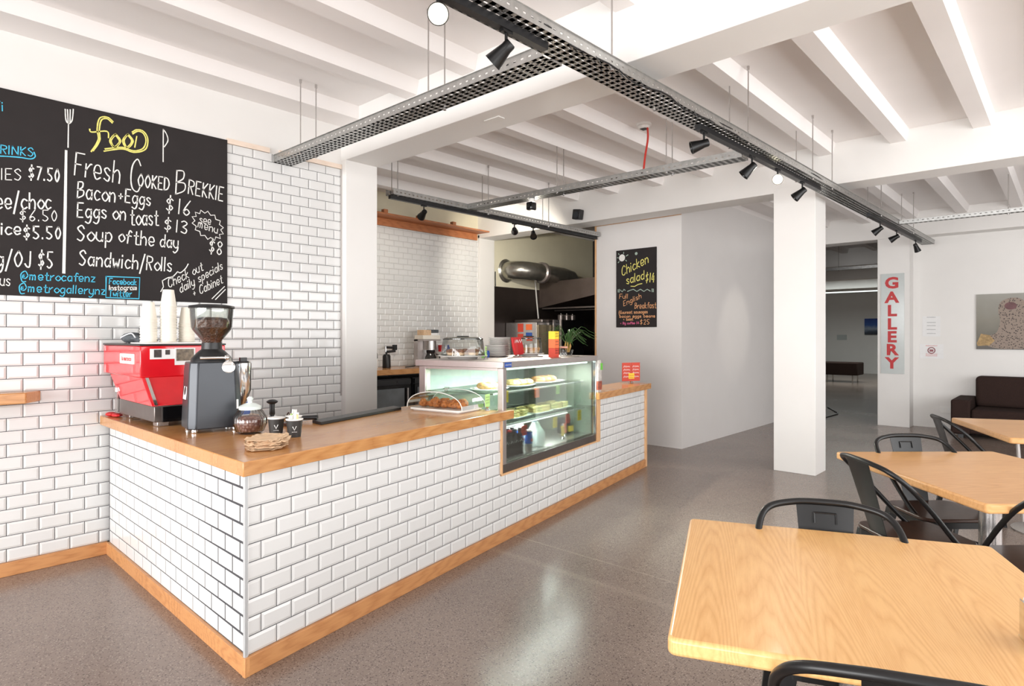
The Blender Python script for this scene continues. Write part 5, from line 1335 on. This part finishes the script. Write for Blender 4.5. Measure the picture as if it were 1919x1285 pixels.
T1 = table((-.666, 1.243), (.919, .394), None, .925, .955, ash_y, 'nearest square oak cafe table at the lower right')
T2 = table((-.252, 3.082), (.73, .683), None, .92, 1.12, ash_x, 'second oak cafe table with a steel pedestal, behind the nearest')
T3 = table((-.305, 5.201), (.91, .41), None, .92, 1.06, ash_x, 'far oak cafe table in front of the brown sofa')
part('brace', MB().cyl((-.40, -.48, .70), (-.36, -.46, .18), .012, n=10), steel, T3)
nh = thing('napkin_holder', 'chrome napkin holder at the right edge of the nearest table', 'napkin holder', (-.035, 1.745, .7405), R(20))
part('base', MB().box(-.04, .04, -.05, .05, 0, .004), chrome, nh)
part('side_plate', MB().box(-.04, -.037, -.045, .045, .004, .085).box(.037, .04, -.045, .045, .004, .085), chrome, nh)
part('napkins', MB().box(-.034, .034, -.042, .042, .005, .09), paper, nh)


# ---------------------------------------------------------------- chairs
def make_chair():
    t = thing('metal_chair', '', 'chair', (0, 0, 0), 0, 'black metal chairs with wooden seats')
    part('seat', MB().prism(rrect(.39, .38, .07, 5), .447, .465), walnut, t, bevel=.005)
    part('seat_rim', MB().prism(rrect(.385, .375, .07, 5), .415, .4465), black_metal, t)
    hoop = [(-.165, .12, .43), (-.19, .05, .49), (-.215, -.07, .625), (-.222, -.17, .73), (-.19, -.245, .795), (-.10, -.278, .818), (0, -.285, .822), (.10, -.278, .818), (.19, -.245, .795), (.222, -.17, .73), (.215, -.07, .625), (.19, .05, .49), (.165, .12, .43)]
    part('back_hoop', MB().tube(smooth_path(hoop, 6), .0115, 10), black_metal, t, smooth=True)
    pl_ = MB()
    f_ = []; bk = []
    for k in range(7):
        q = k / 6; w = .066 + .026 * q; y = -.168 - .112 * q; z = .44 + .375 * q
        f_.append([(-w, y, z), (-w * .5, y - .006, z), (w * .5, y - .006, z), (w, y, z)])
    for k in range(6):
        pl_.add(f_[k] + f_[k + 1] + [(x, y - .003, z) for x, y, z in f_[k] + f_[k + 1]],
                [(0, 1, 5, 4), (1, 2, 6, 5), (2, 3, 7, 6), (8, 12, 13, 9), (9, 13, 14, 10), (10, 14, 15, 11), (0, 4, 12, 8), (3, 11, 15, 7)])
    sp = part('back_splat', pl_, black_metal, t, smooth=25)
    fr_ = [(-.034, -.262, .752), (-.034, -.2705, .782), (.034, -.2705, .782), (.034, -.262, .752)]
    part('handle_outline', MB().tube(smooth_path([fr_[0], (-.034, -.272, .781), (-.03, -.273, .786), (.03, -.273, .786), (.034, -.272, .781), fr_[3]], 3), .003, 6), black_metal, sp, smooth=True)
    for sx in (-1, 1):
        for sy, yb, yt in ((1, .215, .155), (-1, -.235, -.15)):
            x0, x1 = sx * .215, sx * .155
            q = lambda x, y, z, w, d: [(x - w, y - d, z), (x + w, y - d, z), (x + w, y + d, z), (x - w, y + d, z)]
            lg = part('leg', MB().loft([q(x0, yb, .012, .012, .012), q((x0 + x1) / 2, (yb + yt) / 2, .24, .019, .017), q(x1, yt, .44, .026, .024)]), black_metal, t, bevel=.004)
            part('foot_cap', MB().lathe([(.015, 0), (.016, .014), (.001, .015)], 12, (x0, yb, 0)), black_plastic, lg)
    part('stretcher', MB().tube([(-.18, .18, .31), (0, 0, .335), (.18, -.19, .31)], .008, 8).tube([(.18, .18, .31), (0, 0, .318), (-.18, -.19, .31)], .008, 8), black_metal, t, smooth=True)
    return t


chair = make_chair()
spots = [((-.300, 1.503), (-.394, .919), 'black metal chair at the bottom edge, its back towards the viewer'),
         ((-.537, 2.091), (.394, -.919), 'black metal chair facing the viewer across the nearest table'),
         ((-.562, 3.495), (.73, .683), 'black metal chair seen side-on between the nearest and second tables'),
         ((-.541, 4.049), (.683, -.73), 'black metal chair on the far left side of the second table'),
         ((-.115, 3.408), (-.683, .73), 'black metal chair partly cut off at the right of the second table'),
         ((-.480, 5.517), (.91, .41), 'black metal chair at the far table in front of the sofa')]
for i, (p, f, lab) in enumerate(spots):
    o = chair if i == 0 else copy_tree(chair)
    o.location = (p[0], p[1], 0.0005); o.rotation_euler = (0, 0, math.atan2(f[1], f[0]) - math.pi / 2); o['label'] = lab

# ---------------------------------------------------------------- back of the room
so = thing('sofa', 'dark brown fabric sofa against the back wall', 'sofa', (0, 10.9, 0))
part('base', MB().box(-1.2, 1.2, 10.52, 11.33, .06, .26), sofa_m, so, world=True, bevel=.02)
part('arm', MB().box(-1.26, -1.04, 10.46, 11.35, .05, .525), sofa_m, so, world=True, bevel=.025)
part('arm', MB().box(1.04, 1.26, 10.46, 11.35, .05, .525), sofa_m, so, world=True, bevel=.025)
part('seat_cushion', MB().box(-1.035, -.005, 10.48, 11.1, .262, .40), sofa_m, so, world=True, bevel=.035, seg=3)
part('seat_cushion', MB().box(.005, 1.035, 10.48, 11.1, .262, .40), sofa_m, so, world=True, bevel=.035, seg=3)
part('back_cushion', MB().box(-1.035, -.005, 11.02, 11.30, .40, .83), sofa_m, so, world=True, bevel=.05, seg=3)
part('back_cushion', MB().box(.005, 1.035, 11.02, 11.30, .40, .83), sofa_m, so, world=True, bevel=.05, seg=3)
part('back_frame', MB().box(-1.04, 1.04, 11.25, 11.36, .10, .76), sofa_m, so, world=True, bevel=.02)
for x in (-1.15, 1.15):
    for y in (10.55, 11.25): part('foot', MB().box(x - .03, x + .03, y - .03, y + .03, 0, .052), black_plastic, so, world=True)

gs = thing('gallery_sign', 'tall grey sign with red vertical GALLERY lettering on the pier', 'sign', (-2.078, 11.09, .82))
part('panel', MB().box(-2.236, -1.92, 11.085, 11.099, .82, 2.378), paper_g, gs, world=True)
red_let = plain('sign_red', (196, 40, 44), .4, vary=.03)
lt = []
for ch, y in zip('GALLERY', (531, 558, 583, 608, 632, 656, 681)):
    z = 1.41 + (629 - y) * .00832
    lettering(ch, .235, red_let, 'letter', gs, face_matrix((-2.086 + 2.078, -.0055, z - .82), (1, 0, 0), (0, 0, 1)), .0008, .009, 1.1)
pic = thing('wildlife_canvas', 'canvas photograph of a yawning spotted cat on the back wall', 'picture', (-.4, 11.38, 1.6))
part('canvas', MB().box(-1.056, .12, 11.36, 11.389, 1.212, 2.019), ramp_z('olive_backdrop', [(0, (92, 88, 84)), (.25, (112, 108, 98)), (.55, (134, 130, 118)), (1, (156, 154, 146))], -.4, .42), pic, world=True)
def cat_blob(mb, pts, dy): mb.add([(x, 11.359 - dy, z) for x, z in pts], [tuple(range(len(pts)))])
m = MB(); cat_blob(m, [(p.x, p.y) for p in smooth_path([(-.98, 1.30, 0), (-.92, 1.40, 0), (-.82, 1.46, 0), (-.78, 1.62, 0), (-.80, 1.78, 0), (-.77, 1.90, 0), (-.66, 1.955, 0), (-.55, 1.94, 0), (-.49, 1.86, 0), (-.50, 1.72, 0), (-.44, 1.55, 0), (-.38, 1.40, 0), (-.36, 1.30, 0), (-.5, 1.23, 0), (-.8, 1.225, 0)], 4, True)], .001)
part('cat_body', m, leopard_m, pic, world=True)
m = MB(); cat_blob(m, [(-.66 + .07 * math.cos(a) , 1.84 + .055 * math.sin(a)) for a in [6.283 * i / 18 for i in range(18)]], .002)
part('open_mouth', m, plain('mouth_print', (112, 76, 78), .6, vary=.2), pic, world=True)
m = MB(); cat_blob(m, [(-1.05, 1.30), (-1.0, 1.44), (-.9, 1.42), (-.84, 1.34), (-.9, 1.27), (-1.04, 1.26)], .0015); cat_blob(m, [(-.42, 1.27), (-.34, 1.37), (-.2, 1.36), (-.12, 1.28), (-.25, 1.23)], .0015)
part('dry_foliage', m, plain('foliage_print', (168, 140, 96), .6, vary=.4, scale=25), pic, world=True)
for nm, lab, x0, x1, z0, z1 in (('wall_notice', 'upper white notice sheet beside the gallery pier', -1.73, -1.50, 1.40, 1.71), ('wall_notice', 'lower white notice with a round red emblem', -1.765, -1.46, 1.06, 1.28)):
    n_ = thing(nm, lab, 'notice', ((x0 + x1) / 2, 11.388, z0), 0, 'notices on the back wall')
    part('sheet', MB().box(x0, x1, 11.383, 11.3895, z0, z1), paper, n_, world=True)
    m = MB()
    if z0 > 1.3:
        for q in (.29, .21, .16, .1, .04): scribble(m, x0 + .06, x1 - .06, z0 + q, .012, .004, lambda u, v: (u, 11.3822, v))
        part('printed_lettering', m, cloth_g, n_, world=True)
    else:
        for q in (.19, .06, .035): scribble(m, x0 + .08, x1 - .08, z0 + q, .014, .005, lambda u, v: (u, 11.3822, v))
        part('printed_lettering', m, red_flat, n_, world=True)
        part('emblem', MB().tube([((x0 + x1) / 2 - .0 + .045 * math.cos(6.283 * i / 20), 11.382, z0 + .125 + .045 * math.sin(6.283 * i / 20)) for i in range(20)], .007, 6, True).box((x0 + x1) / 2 - .025, (x0 + x1) / 2 + .025, 11.381, 11.383, z0 + .105, z0 + .14), plain('emblem_print', (150, 90, 96), .5), n_, world=True)
sk2 = thing('power_socket', 'white double power socket low on the back wall beside the sofa', 'socket', (-1.43, 11.388, .28))
part('plate', MB().box(-1.50, -1.36, 11.38, 11.3895, .235, .325), white_p, sk2, world=True, bevel=.003)
part('switch', MB().box(-1.475, -1.455, 11.376, 11.38, .285, .305).box(-1.405, -1.385, 11.376, 11.38, .285, .305), paper, sk2, world=True)

# ---------------------------------------------------------------- gallery room
ot = thing('ottoman', 'dark brown ottoman on chrome legs in the gallery room', 'ottoman', (-5.2, 20.9, 0))
part('cushion', MB().box(-6.1, -4.75, 20.5, 21.3, .22, .60), sofa_m, ot, world=True, bevel=.03)
for x in (-5.95, -5.6, -4.9):
    part('leg', MB().cyl((x, 20.6, 0), (x, 20.6, .22), .02, n=10).cyl((x, 21.2, 0), (x, 21.2, .22), .02, n=10), chrome, ot, world=True)
gp = thing('landscape_print', 'blue sky landscape photograph on the far gallery wall', 'picture', (-5.2, 25.98, 1.45))
part('panel', MB().box(-5.77, -4.6, 25.95, 25.999, 1.45, 2.05), ramp_z('sky_print', [(0, (26, 30, 40)), (.2, (60, 72, 92)), (.4, (150, 165, 186)), (.6, (46, 92, 170)), (1, (20, 62, 150))], 0, .6), gp, world=True)
tag(MB().box(-6.72, -6.38, 25.985, 25.999, 1.25, 1.45).build('wall_caption', paper_g, None), 'small grey caption card on the far gallery wall', 'card')
ez = thing('display_stand', 'white sheet on a thin black stand in the gallery room', 'stand', (-4.62, 15.6, 0))
part('board', MB().loft([[(-4.75, 15.5, .62), (-4.32, 15.5, .62), (-4.32, 15.53, .62), (-4.75, 15.53, .62)], [(-4.75, 15.72, 1.05), (-4.38, 15.72, 1.05), (-4.38, 15.75, 1.05), (-4.75, 15.75, 1.05)]]), paper, ez, world=True)
part('frame', MB().tube([(-4.31, 15.52, .0), (-4.31, 15.52, .62), (-4.36, 15.75, 1.08)], .015, 8).tube([(-4.78, 15.52, 0), (-4.78, 15.52, .62)], .015, 8), black_metal, ez, world=True)
lb = thing('floor_sign_base', 'black bent rod stand foot on the floor behind the column', 'stand', (-3.2, 12.0, 0))
FB = [(-3.55, 13.1, .012), (-3.25, 12.45, .012), (-3.17, 12.3, .012), (-3.12, 12.1, .012), (-3.15, 11.3, .012)]
part('foot', MB().tube(FB, .012, 8), black_metal, lb, world=True, smooth=True)
gl = thing('tube_light', 'long fluorescent tube light near the far gallery wall', 'tube light', (-6.0, 24.0, 2.95), 0)
part('housing', MB().box(-9, -4.2, 23.95, 24.05, 2.97, 3.03), white_p, gl, world=True)
part('tube', MB().cyl((-8.9, 24, 2.95), (-4.9, 24, 2.95), .02, n=10), lamp_cool, gl, world=True)
part('dark_end', MB().box(-4.9, -4.2, 23.95, 24.05, 2.92, 2.97), black_plastic, gl, world=True)
for x in (-8.0, -6.6, -4.6): part('hanger_rod', MB().cyl((x, 24, 3.03), (x, 24, CEIL), .01, n=8), steel, gl, world=True)
